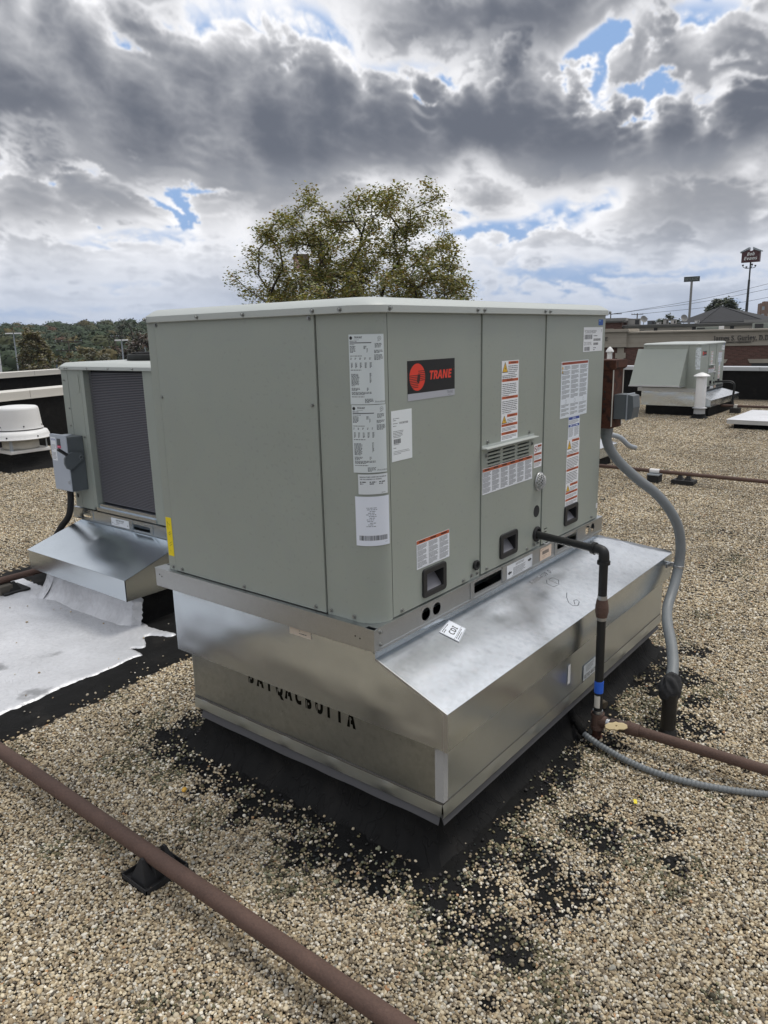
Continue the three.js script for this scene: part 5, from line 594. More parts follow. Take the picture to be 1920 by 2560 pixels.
// ---------------------------------------------------------------- farther things on the same roof
const stripParts = (o, drop) => { for (const c of [...o.children]) if (drop.includes(c.name)) o.remove(c); return o; };
{ // unit with a sheet metal intake hood
  const U = stripParts(copyThing(unit, 'grey green rooftop unit with a big slanted intake hood in front of the parapet', [13.5, -0.130, -2.92]), ['yellow_tag', 'screw', 'shipping_label', 'paper_notice']); U.scale.y = 0.853;
  const f = 13.5, hd = mesh('intake_hood', [grid(1, 1, (u, v) => [lerp(-0.4, 0.0, v), lerp(0.6, 1.3, v) , lerp(-1.2, -0.23, u)]), ...[-1.2, -0.23].map((z) => { const g = new THREE.BufferGeometry(); g.setAttribute('position', new THREE.Float32BufferAttribute([-0.4, 0.6, z, 0, 1.3, z, 0, 0.58, z], 3)); g.setAttribute('uv', new THREE.Float32BufferAttribute([0, 0, 1, 1, 1, 0], 2)); g.computeVertexNormals(); return g; })].map((g) => { const q = g.index ? g.toNonIndexed() : g; return q; }), M.paint, U);
  hd.position.set(0, 0.152, 0); hd.scale.y = 1 / 0.853;
  const tr = mesh('hood_trim', [bx(-0.41, -0.395, 0.585, 0.61, -1.21, -0.22), bx(-0.4, 0.0, 0.575, 0.59, -0.235, -0.225)], M.copingSilver, U); tr.position.set(0, 0.152, 0); tr.scale.y = 1 / 0.853;
  stripParts(copyThing(adapter, 'dull galvanized curb adapter under the unit with the intake hood', [13.5, -0.242, -2.92]), ['maker_sticker', 'parts_label']);
  tag(mesh('tarred_curb_flashing', bx(13.55, 15.4, 0, 0.215, -3.92, -2.7), M.tarWall), 'black curb under the galvanized adapter of the hooded unit', 'flashing');
  const G = thing('gas_drop_pipe', 'thin black gas pipe dropping beside the hooded unit near the white vent', 'gas pipe', [0, 0, 0]); mesh('pipe', tube([[14.7, 0.6, -2.93], [14.7, 0.6, -2.6], [14.7, 0.56, -2.55], [14.7, 0.2, -2.55], [14.68, 0.06, -2.5]], 0.022, 30, 8), M.blackPipe, G);
  tag(mesh('gas_branch_pipe', cyl([14.45, 0.14, -2.75], [14.45, 0.13, 4.0], 0.026, 0.026, 10), M.rust), 'thin rusty pipe on a block running from the hooded unit', 'gas pipe');
  const B = thing('pipe_block', 'dark wood block under the thin pipe from the hooded unit', 'block', [14.42, 0, -2.42]); mesh('block', bx(-0.08, 0.08, 0, 0.105, -0.09, 0.09, 0.005), MAT({ color: lin(0.03, 0.028, 0.026), roughness: 0.9 }), B); mesh('strap', bx(-0.03, 0.06, 0.105, 0.17, -0.03, 0.03, 0.004), M.offwhite, B);
}
{ // unit mostly hidden behind the large one
  stripParts(copyThing(unit, 'rooftop unit standing behind the large unit with only its ledge in view', [5.62, -0.31, -2.49]), ['yellow_tag']);
  stripParts(copyThing(adapter, 'galvanized adapter ledge showing past the rusty box behind the large unit', [5.62, -0.31, -2.49]), ['maker_sticker', 'parts_label']);
  tag(mesh('tarred_curb_flashing', bx(5.66, 7.6, 0, 0.145, -3.45, -2.26), M.tarWall), 'black curb under the ledge showing behind the large unit', 'flashing');
  tag(mesh('bent_conduit', tube([[7.2, 0.33, -2.45], [7.35, 0.4, -2.3], [7.5, 0.36, -2.12], [7.58, 0.25, -2.02], [7.68, 0.21, -1.97]], 0.032, 30, 10), M.boxGray), 'grey bent conduit beside the ledge behind the large unit', 'conduit');
}
{ // pipe with its blocks
  const P = thing('midway_pipe', 'thin dark pipe crossing the gravel behind the grey power conduit', 'pipe', [0, 0, 0]); mesh('pipe', cyl([6.66, 0.13, -2.6], [6.6, 0.115, 3.2], 0.0215, 0.0215, 12), M.rust, P); mesh('white_tape', lathe([[0.0225, -0.055], [0.026, -0.054], [0.026, 0.054], [0.0225, 0.055]], 14).rotateX(PI / 2).translate(6.647, 0.128, -1.36), M.white, P);
  const B = thing('pipe_block', 'black block with a grey top under the taped thin pipe', 'block', [6.655, 0, -1.36]); mesh('block', bx(-0.07, 0.06, 0, 0.085, -0.065, 0.065, 0.004), M.rubber, B); mesh('top_plate', bx(-0.075, 0.065, 0.0855, 0.1, -0.068, 0.068, 0.003), M.boxGray, B);
  const S = thing('pipe_support', 'black twin wedge support under the thin pipe crossing the gravel', 'pipe support', [6.7, 0, -1.05]); mesh('tray', bx(-0.08, 0.08, 0.005, 0.05, -0.12, 0.12, 0.006), M.rubber, S); for (const s of [-1, 1]) mesh('wedge', new THREE.CylinderGeometry(0.016, 0.05, 0.06, 4, 1).rotateY(PI / 4).translate(0, 0.08, s * 0.045), M.rubber, S);
}
{ // white vent pipe with a conical cap
  const V = thing('vent_pipe', 'white painted vent pipe with a conical cap beside the hooded unit', 'vent pipe', [13.23, 0, -2.775]);
  mesh('tar_collar', lathe([[0.19, 0.0], [0.12, 0.04], [0.108, 0.085], [0.1, 0.09]], 20), M.tarWall, V);
  mesh('sleeve', lathe([[0.106, 0.05], [0.1, 0.19], [0.136, 0.19], [0.13, 0.2], [0.098, 0.215]], 24), MAT({ color: lin(0.42, 0.43, 0.44), roughness: 0.6 }), V);
  mesh('pipe', lathe([[0.096, 0.2], [0.096, 0.79], [0.0, 0.79]], 28), M.white, V);
  mesh('cap', lathe([[0.146, 0.792], [0.147, 0.806], [0.08, 0.842], [0.03, 0.86], [0, 0.864]], 24), M.white, V);
  const b = -21.95 * RAD, V2 = copyThing(V, 'tall white capped flue pipe half hidden above the rusty box', [-1.717 + 16.6 * Math.cos(b), 0, 1.42 + 16.6 * Math.sin(b)]); V2.scale.set(0.55, 1.56, 0.55);
}
{ // flat silver roof hatch
  const H = thing('roof_hatch', 'flat silver topped roof hatch on a black curb', 'roof hatch', [0, 0, 0]);
  mesh('curb', bx(11.98, 13.5, 0, 0.09, -1.84, -0.35), M.tarWall, H); mesh('lid', bx(11.85, 13.65, 0.085, 0.155, -1.93, -0.25, 0.006), M.copingSilver, H); mesh('lid_top', grid(30, 30, (u, v) => [lerp(11.84, 13.66, u), 0.157 + 0.008 * sstep(0, 0.1, Math.min(u, v, 1 - u, 1 - v)) + 0.004 * fbm(u * 5, v * 5, 3), lerp(-0.24, -1.94, v)], (u, v, q) => [q[0], q[2]]), M.silver, H);
}

// ---------------------------------------------------------------- beyond the roof
const EYE = [-1.717, 1.691, 1.42], GROUND = -6.5;
const polar = (b, d, y = 0) => [EYE[0] + d * Math.cos(b * RAD), y, EYE[2] + d * Math.sin(b * RAD)];
const facing = (b) => Math.atan2(-Math.cos(b * RAD), -Math.sin(b * RAD));   // local +z towards the roof, local +x to the right
{ const g = grid(60, 60, (u, v) => { const x = lerp(-900, 1500, u), z = lerp(900, -1500, v); return [x, GROUND, z]; }, (u, v, q) => [q[0], q[2]]); struct('ground', g, MAT({ map: tex(256, (u, v) => { const k = 1 + 0.25 * pfbm(u, v, 6, 5); return [0.075 * k, 0.082 * k, 0.06 * k]; }, { repeat: 0.05 }), roughness: 0.95 }));
  struct('road', grid(1, 1, (u, v) => [lerp(22, 30, u), GROUND + 0.02, lerp(400, -400, v)]), MAT({ color: lin(0.06, 0.06, 0.062), roughness: 0.9 })); struct('parking_lot', grid(1, 1, (u, v) => { const p = polar(lerp(-72, -50, u), lerp(60, 230, v)); return [p[0], GROUND + 0.03, p[2]]; }), MAT({ color: lin(0.085, 0.085, 0.088), roughness: 0.9 })); }
// trees: limbs grown towards points spread through the crown, leaves in clusters at their ends
const leafMat = (c) => MAT({ color: c, vertexColors: true, roughness: 0.75 });
function growTree({ seed, base, crown, rx, ry, rz, n, perTip, leaf, spread, cols, trunkR, droop = 0.2, fill = 0.5, bare = 0 }) {
  const r = rng(seed), nodes = [{ p: new V3(0, base, 0), par: -1 }], top = crown - ry * 0.75; let cur = 0; for (let k = 1; k <= 5; k++) { nodes.push({ p: new V3((r() - 0.5) * 0.12 * k, lerp(base, top, k / 5), (r() - 0.5) * 0.12 * k), par: cur }); cur = nodes.length - 1; }
  const tips = []; for (let i = 0; i < n; i++) { const a = r() * 2 * PI, cz = r() * 1.75 - 0.75, q = Math.pow(fill + (1 - fill) * r(), 0.6) * (0.95 + 0.1 * noise(Math.cos(a) * 2 + seed, cz * 2 + Math.sin(a))), s = Math.sqrt(Math.max(0, 1 - cz * cz)); tips.push(new V3(rx * s * Math.cos(a) * q, crown + ry * Math.max(-0.75, cz) * q, rz * s * Math.sin(a) * q)); }
  const root = nodes[cur].p.clone(); tips.sort((a, b) => a.distanceTo(root) - b.distanceTo(root)); const ends = [];
  for (const t of tips) { let best = -1, bd = 1e9; for (let i = 3; i < nodes.length; i++) { const q = nodes[i], d = q.p.distanceTo(t) + 0.35 * Math.max(0, q.p.y - t.y) * 2 + (q.p.distanceTo(root) > t.distanceTo(root) ? 3 : 0) + (q.end ? 0.25 : 0) + (q.par > 0 ? 0.55 * q.p.distanceTo(t) * (1 - q.p.clone().sub(nodes[q.par].p).normalize().dot(t.clone().sub(q.p).normalize())) : 0); if (d < bd) { bd = d; best = i; } } const a = nodes[best].p, L = a.distanceTo(t), m = Math.max(1, Math.round(L / 0.55)); let prev = best; const out = new V3((r() - 0.5), 0.35 + 0.3 * r(), (r() - 0.5)).multiplyScalar(Math.min(L, 1.2) * 0.08); for (let k = 1; k <= m; k++) { const f = k / m, p = a.clone().lerp(t, f).addScaledVector(out, Math.sin(f * PI)); nodes.push({ p, par: prev, end: k === m }); prev = nodes.length - 1; } ends.push(prev); }
  const w = new Float32Array(nodes.length); for (const e of ends) for (let i = e; i >= 0; i = nodes[i].par) w[i] += 1;
  const bark = []; for (let i = 1; i < nodes.length; i++) { const q = nodes[i]; if (q.par < 0) continue; const R = (k) => Math.max(0.006, trunkR * Math.pow(Math.max(w[k], 0.5) / n, 0.46)); const A = nodes[q.par].p, B = q.p; if (A.distanceTo(B) < 1e-3) continue; bark.push(cyl(A.toArray(), B.toArray(), Math.min(R(q.par), R(i) * 1.5), R(i), w[i] > n * 0.1 ? 9 : w[i] > 3 ? 6 : 4, false)); }
  const pos = [], col = [], nor = [], U = new V3(), Vv = new V3(), N = new V3(), c = new V3();
  for (const e of ends) { const T0 = nodes[e].p, par = nodes[nodes[e].par].p; if (r() < bare) continue; for (let k = 0; k < perTip; k++) { const f = r(), back = r() * 0.7; c.copy(T0).lerp(par, back * 0.6); c.x += (r() + r() + r() - 1.5) * spread; c.z += (r() + r() + r() - 1.5) * spread; c.y += (r() + r() + r() - 1.5) * spread * 0.75 - droop * spread * r(); N.set(r() - 0.5, 0.25 + r(), r() - 0.5).normalize(); U.set(r() - 0.5, -0.5 * r(), r() - 0.5).cross(N).normalize(); Vv.crossVectors(N, U); const s = leaf * (0.6 + 0.8 * r()), a = s * 0.5, b = s * 0.36; const q = cols[Math.floor(r() * cols.length)], kk = 0.75 + 0.5 * r(); const v = (x, y) => { pos.push(c.x + U.x * x + Vv.x * y, c.y + U.y * x + Vv.y * y, c.z + U.z * x + Vv.z * y); nor.push(N.x, N.y, N.z); col.push(q[0] * kk, q[1] * kk, q[2] * kk); }; v(-a, 0); v(0, -b); v(a, 0); v(-a, 0); v(a, 0); v(0, b); } }
  const g = new THREE.BufferGeometry(); g.setAttribute('position', new THREE.Float32BufferAttribute(pos, 3)); g.setAttribute('normal', new THREE.Float32BufferAttribute(nor, 3)); g.setAttribute('color', new THREE.Float32BufferAttribute(col, 3)); return { bark: merge(bark), crown: g };
}
const barkMat = MAT({ color: lin(0.045, 0.036, 0.028), roughness: 0.95 }), crownMat = new THREE.MeshPhysicalMaterial({ color: 0xffffff, vertexColors: true, roughness: 0.8, side: THREE.DoubleSide, transmission: 0.45, thickness: 0 });
function tree(name, label, b, d, o, category = 'tree', group) { const t = growTree(o), P = thing(name, label, category, polar(b, d), 0, group); mesh('trunk', t.bark, barkMat, P); mesh('crown', t.crown, crownMat, P); return P; }
const OLIVE = [[0.25, 0.25, 0.04], [0.2, 0.22, 0.045], [0.3, 0.25, 0.045], [0.14, 0.18, 0.04], [0.33, 0.3, 0.06], [0.25, 0.16, 0.035]];
const GREEN = [[0.03, 0.05, 0.018], [0.04, 0.06, 0.022], [0.055, 0.068, 0.022]], YELLOWG = [[0.17, 0.155, 0.045], [0.12, 0.13, 0.045], [0.21, 0.17, 0.05], [0.14, 0.1, 0.035]], REDDISH = [[0.09, 0.045, 0.025], [0.07, 0.05, 0.025], [0.05, 0.05, 0.02]];
tree('autumn_tree', 'broad autumn tree with thinning olive brown leaves behind the large unit', -40.2, 25, { seed: 21, base: GROUND, crown: 2.3, rx: 4.5, ry: 4.55, rz: 4.0, n: 580, perTip: 190, leaf: 0.088, spread: 0.33, cols: OLIVE, trunkR: 0.2, droop: 0.3, fill: 0.2, bare: 0.02 });
tree('evergreen_tree', 'dark tree rising behind the dark hipped roof', -14.7, 130, { seed: 5, base: GROUND, crown: 2.9, rx: 3.6, ry: 3.6, rz: 3.0, n: 90, perTip: 90, leaf: 0.42, spread: 0.62, cols: GREEN, trunkR: 0.3 });
tree('small_tree', 'small dark tree top behind the flat roof equipment', -18.1, 120, { seed: 8, base: GROUND, crown: 2.0, rx: 2.4, ry: 1.6, rz: 2.0, n: 40, perTip: 70, leaf: 0.4, spread: 0.5, cols: GREEN, trunkR: 0.2 });
tree('yellowing_tree', 'tall yellowing tree in front of the wooded hill', -63.2, 75, { seed: 31, base: GROUND, crown: 0.4, rx: 1.5, ry: 2.8, rz: 1.5, n: 90, perTip: 80, leaf: 0.22, spread: 0.34, cols: YELLOWG, trunkR: 0.25 });
tree('yellow_shrub', 'loose yellow green shrub below the yellowing tree', -62.3, 52, { seed: 32, base: GROUND, crown: -0.6, rx: 1.5, ry: 1.9, rz: 1.2, n: 50, perTip: 60, leaf: 0.2, spread: 0.36, cols: [[0.2, 0.18, 0.06], [0.12, 0.11, 0.04], [0.1, 0.07, 0.03]], trunkR: 0.1 }, 'shrub');
tree('brown_shrub', 'dark brownish shrub behind the farther pale coped parapet', -61.6, 45, { seed: 33, base: GROUND, crown: -1.6, rx: 1.4, ry: 1.7, rz: 1.2, n: 50, perTip: 60, leaf: 0.16, spread: 0.3, cols: [[0.05, 0.04, 0.028], [0.035, 0.035, 0.022], [0.07, 0.05, 0.03]], trunkR: 0.1 }, 'shrub');
tree('golden_bush', 'rounded golden bush between the utility pole and the lamps', -60.1, 110, { seed: 34, base: GROUND, crown: -1.1, rx: 2.4, ry: 2.6, rz: 2.0, n: 45, perTip: 60, leaf: 0.34, spread: 0.5, cols: YELLOWG, trunkR: 0.15 });
tree('olive_bush', 'low olive bush beside the curved street lamp', -58.9, 100, { seed: 35, base: GROUND, crown: -1.6, rx: 2.6, ry: 2.2, rz: 2.0, n: 45, perTip: 60, leaf: 0.34, spread: 0.5, cols: [[0.07, 0.075, 0.025], [0.1, 0.09, 0.03]], trunkR: 0.15 });
tree('red_maple', 'reddish autumn tree beside the tall unit edge', -56.0, 100, { seed: 36, base: GROUND, crown: 0.2, rx: 2.8, ry: 2.8, rz: 2.2, n: 50, perTip: 60, leaf: 0.36, spread: 0.55, cols: REDDISH, trunkR: 0.2 });
tree('spindly_tree', 'bare topped spindly tree standing above the wooded ridge', -56.95, 180, { seed: 37, base: GROUND, crown: 3.2, rx: 3.4, ry: 3.6, rz: 3.0, n: 60, perTip: 14, leaf: 0.5, spread: 0.6, cols: GREEN, trunkR: 0.3 });
{ // wooded hill: one far mass
  const hillY = (b, d) => GROUND + (d - 120) * 0.036 + 2.2 * noise(b * 0.35, d * 0.006) + (d > 150 ? 1.0 : 0);
  const r = rng(77), mats = [], cols = [], m4 = new THREE.Matrix4(), q = new THREE.Quaternion(), e = new THREE.Euler();
  struct('wooded_hill', grid(80, 14, (u, v) => { const b = lerp(-110, -20, u), d = lerp(110, 420, v), p = polar(b, d); return [p[0], hillY(b, d) - 1.5, p[2]]; }), MAT({ color: lin(0.03, 0.036, 0.02), roughness: 1 }));
  const clump = []; for (let k = 0; k < 130; k++) { const a = new V3(r() - 0.5, r() - 0.4, r() - 0.5).normalize().multiplyScalar(0.75 + 0.35 * r()), s = 0.11 + 0.1 * r(), g = new THREE.PlaneGeometry(s, s * 0.8); g.rotateX(-PI / 2 + (r() - 0.5) * 1.6); g.rotateY(r() * 6.28); g.rotateZ((r() - 0.5) * 1.4); g.translate(a.x, a.y * 0.8, a.z); clump.push(g); } clump.push(new THREE.IcosahedronGeometry(0.86, 2).scale(1, 0.8, 1));
  for (let i = 0; i < 5200; i++) { const b = -78 + 30 * r(), d = 125 + 290 * r(), p = polar(b, d), s = 1.5 + 1.9 * r(), y = hillY(b, d) + 0.6 * s + (r() < 0.5 ? 2.2 * r() : 0); e.set(0, r() * 6.28, 0); m4.compose(new V3(p[0], y, p[2]), q.setFromEuler(e), new V3(s, s * (0.8 + 0.5 * r()), s)); mats.push(...m4.elements); const t = r(), k = 0.8 + 0.4 * r(), c = t < 0.78 ? [0.032, 0.05, 0.024] : t < 0.9 ? [0.045, 0.052, 0.02] : t < 0.96 ? [0.085, 0.07, 0.025] : [0.075, 0.04, 0.022]; cols.push(c[0] * k, c[1] * k, c[2] * k); }
  const im = new THREE.InstancedMesh(merge(clump), MAT({ color: 0xffffff, roughness: 0.95 }), mats.length / 16); im.instanceMatrix = new THREE.InstancedBufferAttribute(new Float32Array(mats), 16); im.instanceColor = new THREE.InstancedBufferAttribute(new Float32Array(cols), 3); im.name = 'woodland'; im.userData = { kind: 'stuff', label: 'far wooded hillside of mixed dark green autumn trees', category: 'woodland' }; im.castShadow = im.receiveShadow = true; scene.add(im);
}
// poles and lamps on the left
function lampPole(label, b, d, top, heads) { const P = thing('light_pole', label, 'light pole', polar(b, d, GROUND), facing(b)); mesh('pole', cyl([0, 0, 0], [0, top - GROUND, 0], 0.11, 0.07, 8), M.boxGray, P); for (const s of heads) mesh('lamp_head', bx(Math.min(0.05 * s, 0.95 * s), Math.max(0.05 * s, 0.95 * s), top - GROUND - 0.02, top - GROUND + 0.13, -0.2, 0.2, 0.03), M.white, P); }
lampPole('tall twin headed light pole beside the yellowing tree', -64.31, 110, 2.95, [-1, 1]); lampPole('white twin headed light pole above the coil unit', -57.45, 90, 1.75, [-0.75, 0.75]); lampPole('lower single headed light pole near the reddish tree', -56.63, 120, 0.8, [-0.8, 0.8]); lampPole('far twin headed light pole by the reddish tree', -55.9, 115, 1.2, [-0.7, 0.7]);
function utilityPole(label, b, d, top, arms) { const P = thing('utility_pole', label, 'utility pole', polar(b, d, GROUND), facing(b)), h = top - GROUND; mesh('pole', cyl([0, 0, 0], [0, h, 0], 0.17, 0.11, 8), MAT({ color: lin(0.09, 0.075, 0.06), roughness: 0.9 }), P); arms.forEach(([dy, w]) => { mesh('crossarm', bx(-w, w, h - dy - 0.07, h - dy + 0.07, -0.06, 0.06), barkMat, P); for (const x of [-w * 0.9, -w * 0.45, w * 0.45, w * 0.9]) mesh('insulator', new THREE.CylinderGeometry(0.05, 0.07, 0.18, 6).translate(x, h - dy + 0.15, 0), M.boxGray, P); }); return P; }
utilityPole('utility pole with two crossarms before the wooded hill', -60.94, 130, 2.0, [[0.15, 2.1], [1.5, 2.0], [3.0, 1.6]]); utilityPole('utility pole beside the white light pole', -57.87, 140, 2.7, [[0.2, 0.7], [2.0, 2.4]]); utilityPole('thin utility pole near the flat roofed tower', -22.0, 180, 5.2, [[0.1, 2.4]]); utilityPole('short utility pole behind the flat roof equipment', -20.2, 170, 4.9, [[0.2, 1.2], [1.2, 2.2]]);
{ const P = thing('street_lamp', 'street lamp with a curved arm near the white light pole', 'street lamp', polar(-58.0, 130, GROUND), facing(-58)); mesh('pole', cyl([0, 0, 0], [0, 6.4, 0], 0.1, 0.07, 8), M.boxGray, P); mesh('arm', tube([[0, 5.9, 0], [-0.5, 6.25, 0], [-1.1, 6.45, 0]], 0.045, 12, 6), M.boxGray, P); mesh('lamp_head', bx(-1.6, -1.0, 6.4, 6.56, -0.16, 0.16, 0.04), M.white, P); }
{ const wire = (a, b, sag) => tube([a, [(a[0] + b[0]) / 2, (a[1] + b[1]) / 2 - sag, (a[2] + b[2]) / 2], b], 0.035, 20, 4); let k = 0; for (const [a, b] of [[polar(-60.94, 130, 1.9), polar(-57.87, 140, 2.5)], [polar(-57.87, 140, 2.5), polar(-54, 150, 3.4)], [polar(-22, 180, 5.1), polar(-9, 190, 11.5)], [polar(-20.2, 170, 4.7), polar(-9, 190, 9.6)], [polar(-22, 180, 5.0), polar(-9, 190, 13)]]) tag(mesh('power_line', wire(a, b, 0.8), M.rubber), ['thin overhead wire between the two utility poles on the left', 'thin overhead wire leading from the pole by the white light pole', 'lower thin overhead wire across the sky by the two pole signs', 'lowest thin overhead wire behind the dark hipped roof', 'upper thin overhead wire across the sky by the two pole signs'][k++], 'power line'); }
{ // white shop corner, parked vehicles, small blue box on the left
  const W = thing('white_building', 'pale building corner at the edge of the car park', 'building', polar(-66.9, 112, GROUND), facing(-66)); mesh('wall', bx(-8, 3.15, 0, 7.5, -8, 0), M.white, W); for (let k = 0; k < 3; k++) mesh('wall_joint', bx(-8, 3.16, 2 + k * 1.8, 2.06 + k * 1.8, -0.02, 0.03), M.boxGray, W); mesh('dark_window', bx(2.1, 2.75, 2.6, 3.6, -0.01, 0.02), M.core, W);
  const car = (label, b, d, col, y) => { const P = thing('parked_car', label, 'car', polar(b, d, y), facing(b) + 0.25), s = new THREE.Shape(); [[-2.3, 0.35], [2.25, 0.35], [2.3, 0.85], [1.3, 1.0], [0.75, 1.5], [-1.1, 1.52], [-1.75, 1.05], [-2.3, 0.95]].forEach(([a, c], i) => (i ? s.lineTo(a, c) : s.moveTo(a, c))); const g = new THREE.ExtrudeGeometry(s, { depth: 1.5, bevelEnabled: true, bevelSize: 0.08, bevelThickness: 0.12, bevelSegments: 2 }); g.translate(0, 0, -0.75); mesh('body', g, MAT({ color: col, roughness: 0.3 }), P); for (const z of [-0.89, 0.89]) { mesh('window', sheet([[-1.0, 1.05], [0.7, 1.05], [0.55, 1.42], [-0.95, 1.44]], [], z + 0.006, 0.012), M.core, P); for (const x of [-1.4, 1.4]) mesh('wheel', new THREE.CylinderGeometry(0.34, 0.34, 0.2, 16).rotateX(PI / 2).translate(x, 0.34, z * 0.9), M.rubber, P); } };
  struct('far_car_park', grid(1, 1, (u, v) => { const p = polar(lerp(-70, -60, u), lerp(150, 245, v)); return [p[0], -5.35, p[2]]; }), MAT({ color: lin(0.085, 0.085, 0.088), roughness: 0.9 }));
  car('white parked car by the pale building corner', -64.9, 200, lin(0.75, 0.75, 0.74), -5.33); car('second white parked car beyond the first', -64.2, 210, lin(0.72, 0.73, 0.74), -5.33);
  const B = thing('utility_cabinet', 'small blue grey cabinet behind the coil unit', 'cabinet', polar(-61.66, 60, GROUND), facing(-61)); mesh('cabinet', bx(-0.25, 0.25, 0, 7.0, -0.25, 0.25, 0.02), MAT({ color: lin(0.1, 0.14, 0.2), roughness: 0.5 }), B);
}
// ---------------------------------------------------------------- the buildings on the right
const serif = await new FontLoader().loadAsync('fonts/droid/droid_serif_regular.typeface.json'), sansB = await new FontLoader().loadAsync('fonts/droid/droid_sans_bold.typeface.json');
function letters(text, h, width, x, y, z, font = serif, depth = 0.04) { const g = new TextGeometry(text, { font, size: h, depth, curveSegments: 3, bevelEnabled: false }); g.computeBoundingBox(); const b = g.boundingBox; g.translate(-b.min.x, 0, 0); g.scale(width / (b.max.x - b.min.x), 1, 1); g.translate(x, y, z); return g; }
const brickTex = tex(512, (u, v) => { const row = Math.floor(v * 24), off = row % 2 ? 0.5 : 0, cx = u * 8 + off, c = Math.floor(cx), fx = cx - c, fy = v * 24 - row, id = ((c % 8) * 31 + row * 17) % 13, k = 0.75 + 0.5 * ((id * 37) % 13) / 13; return fx < 0.05 || fy < 0.16 ? [0.13, 0.1, 0.08] : [0.105 * k, 0.048 * k, 0.038 * k]; }, { repeat: 1 / 1.625 });
const brickMat = MAT({ map: brickTex, roughness: 0.9 }), stoneMat = MAT({ map: T.concrete, color: lin(0.82, 0.86, 0.92), roughness: 0.9 }), darkMat = MAT({ color: lin(0.03, 0.03, 0.032), roughness: 0.6 }), greyMat = MAT({ color: lin(0.24, 0.235, 0.225), roughness: 0.8 });
{
  const P = thing('brick_office_building', 'brick and tan stone office building with wall lettering beyond the parapet', 'building', polar(-16.5, 45, GROUND), facing(-16.5)), y = (v) => v - GROUND;
  mesh('brick_wall', bx(-9, 9, 0, y(0.7), -9, 0), brickMat, P); mesh('stone_band', [bx(-3.42, 9.06, y(0.7), y(1.43), -9, 0.06)], stoneMat, P); mesh('stone_band', bx(-9.06, -3.4, y(0.72), y(1.56), -9, 0.22), stoneMat, P);
  mesh('cornice', [bx(-3.42, 9.16, y(1.432), y(1.47), -9, 0.12), bx(-3.42, 9.2, y(1.472), y(1.55), -9, 0.2)], stoneMat, P); mesh('cornice', [bx(-9.16, -3.3, y(1.562), y(1.69), -9, 0.36), bx(-9.1, -3.36, y(1.692), y(1.72), -9, 0.3)], stoneMat, P);
  for (let k = 0; k < 2; k++) mesh('band_joint', [bx(-3.39, 9.06, y(0.93 + k * 0.3), y(0.937 + k * 0.3), 0.061, 0.0645), bx(-9, -3.42, y(0.93 + k * 0.3), y(0.937 + k * 0.3), 0.221, 0.2245)], MAT({ color: lin(0.2, 0.17, 0.13), roughness: 0.9 }), P);
  const q = []; for (let k = 0; k < 16; k++) q.push(bx(-3.88 - (k % 2 ? 0.1 : 0), -3.52 + (k % 2 ? 0.1 : 0), y(0.7 - 0.3 * (k + 1)) + 0.005, y(0.7 - 0.3 * k), -0.1, 0.09)); q.forEach((g) => mesh('quoin', g, stoneMat, P));
  mesh('brick_pier', bx(-9, -5.1, 0, y(0.72), 0.0, 0.14), brickMat, P);
  for (const [a, b] of [[-0.6, 1.8], [2.95, 5.4]]) { mesh('lintel', [sheet([[a, y(-0.22)], [b - 0.05, y(-0.22)], [b + 0.06, y(-0.01)], [a - 0.11, y(-0.01)]], [], 0.05, 0.05)], stoneMat, P); mesh('window', bx(a + 0.1, b - 0.1, y(-2.2), y(-0.23), 0.004, 0.02), darkMat, P); }
  mesh('wall_lettering', [letters('James S. Gurley, D.D', 0.25, 2.66, 1.08, y(0.985), 0.07), letters('Professional corporation', 0.085, 1.62, 1.32, y(0.855), 0.07)], darkMat, P, 'dark raised serif letters spelling a name on the stone band'); mesh('wall_lettering', letters('E', 0.2, 0.14, -4.56, y(1.09), 0.23), darkMat, P);
  const R = (x0, x1, y0, y1, z0, z1, m) => { const o = thing('rooftop_box_unit', ['long low grey green box unit on the brick building roof', 'dark louvred box unit at the end of the brick building roof'][m], 'air conditioner', polar(-16.5, 45, GROUND), facing(-16.5)); mesh('casing', bx(x0, x1, y(y0), y(y1), z0, z1, 0.02), MAT({ color: lin(0.2, 0.225, 0.2), roughness: 0.6 }), o); mesh('louvre', bx(x0 + 0.05, x0 + (x1 - x0) * 0.32, y(y0) + 0.05, y(y1) - 0.04, z1 - 0.01, z1 + 0.01), darkMat, o); mesh('lid', bx(x1 - 0.28, x1 + 0.02, y(y1) - 0.17, y(y1) + 0.02, z1 - 0.3, z1 + 0.06, 0.01), M.white, o); };
  R(0.2, 1.75, 1.545, 1.73, -7.5, -6, 0); R(3.4, 5.0, 1.545, 1.88, -7.5, -6, 1);
}
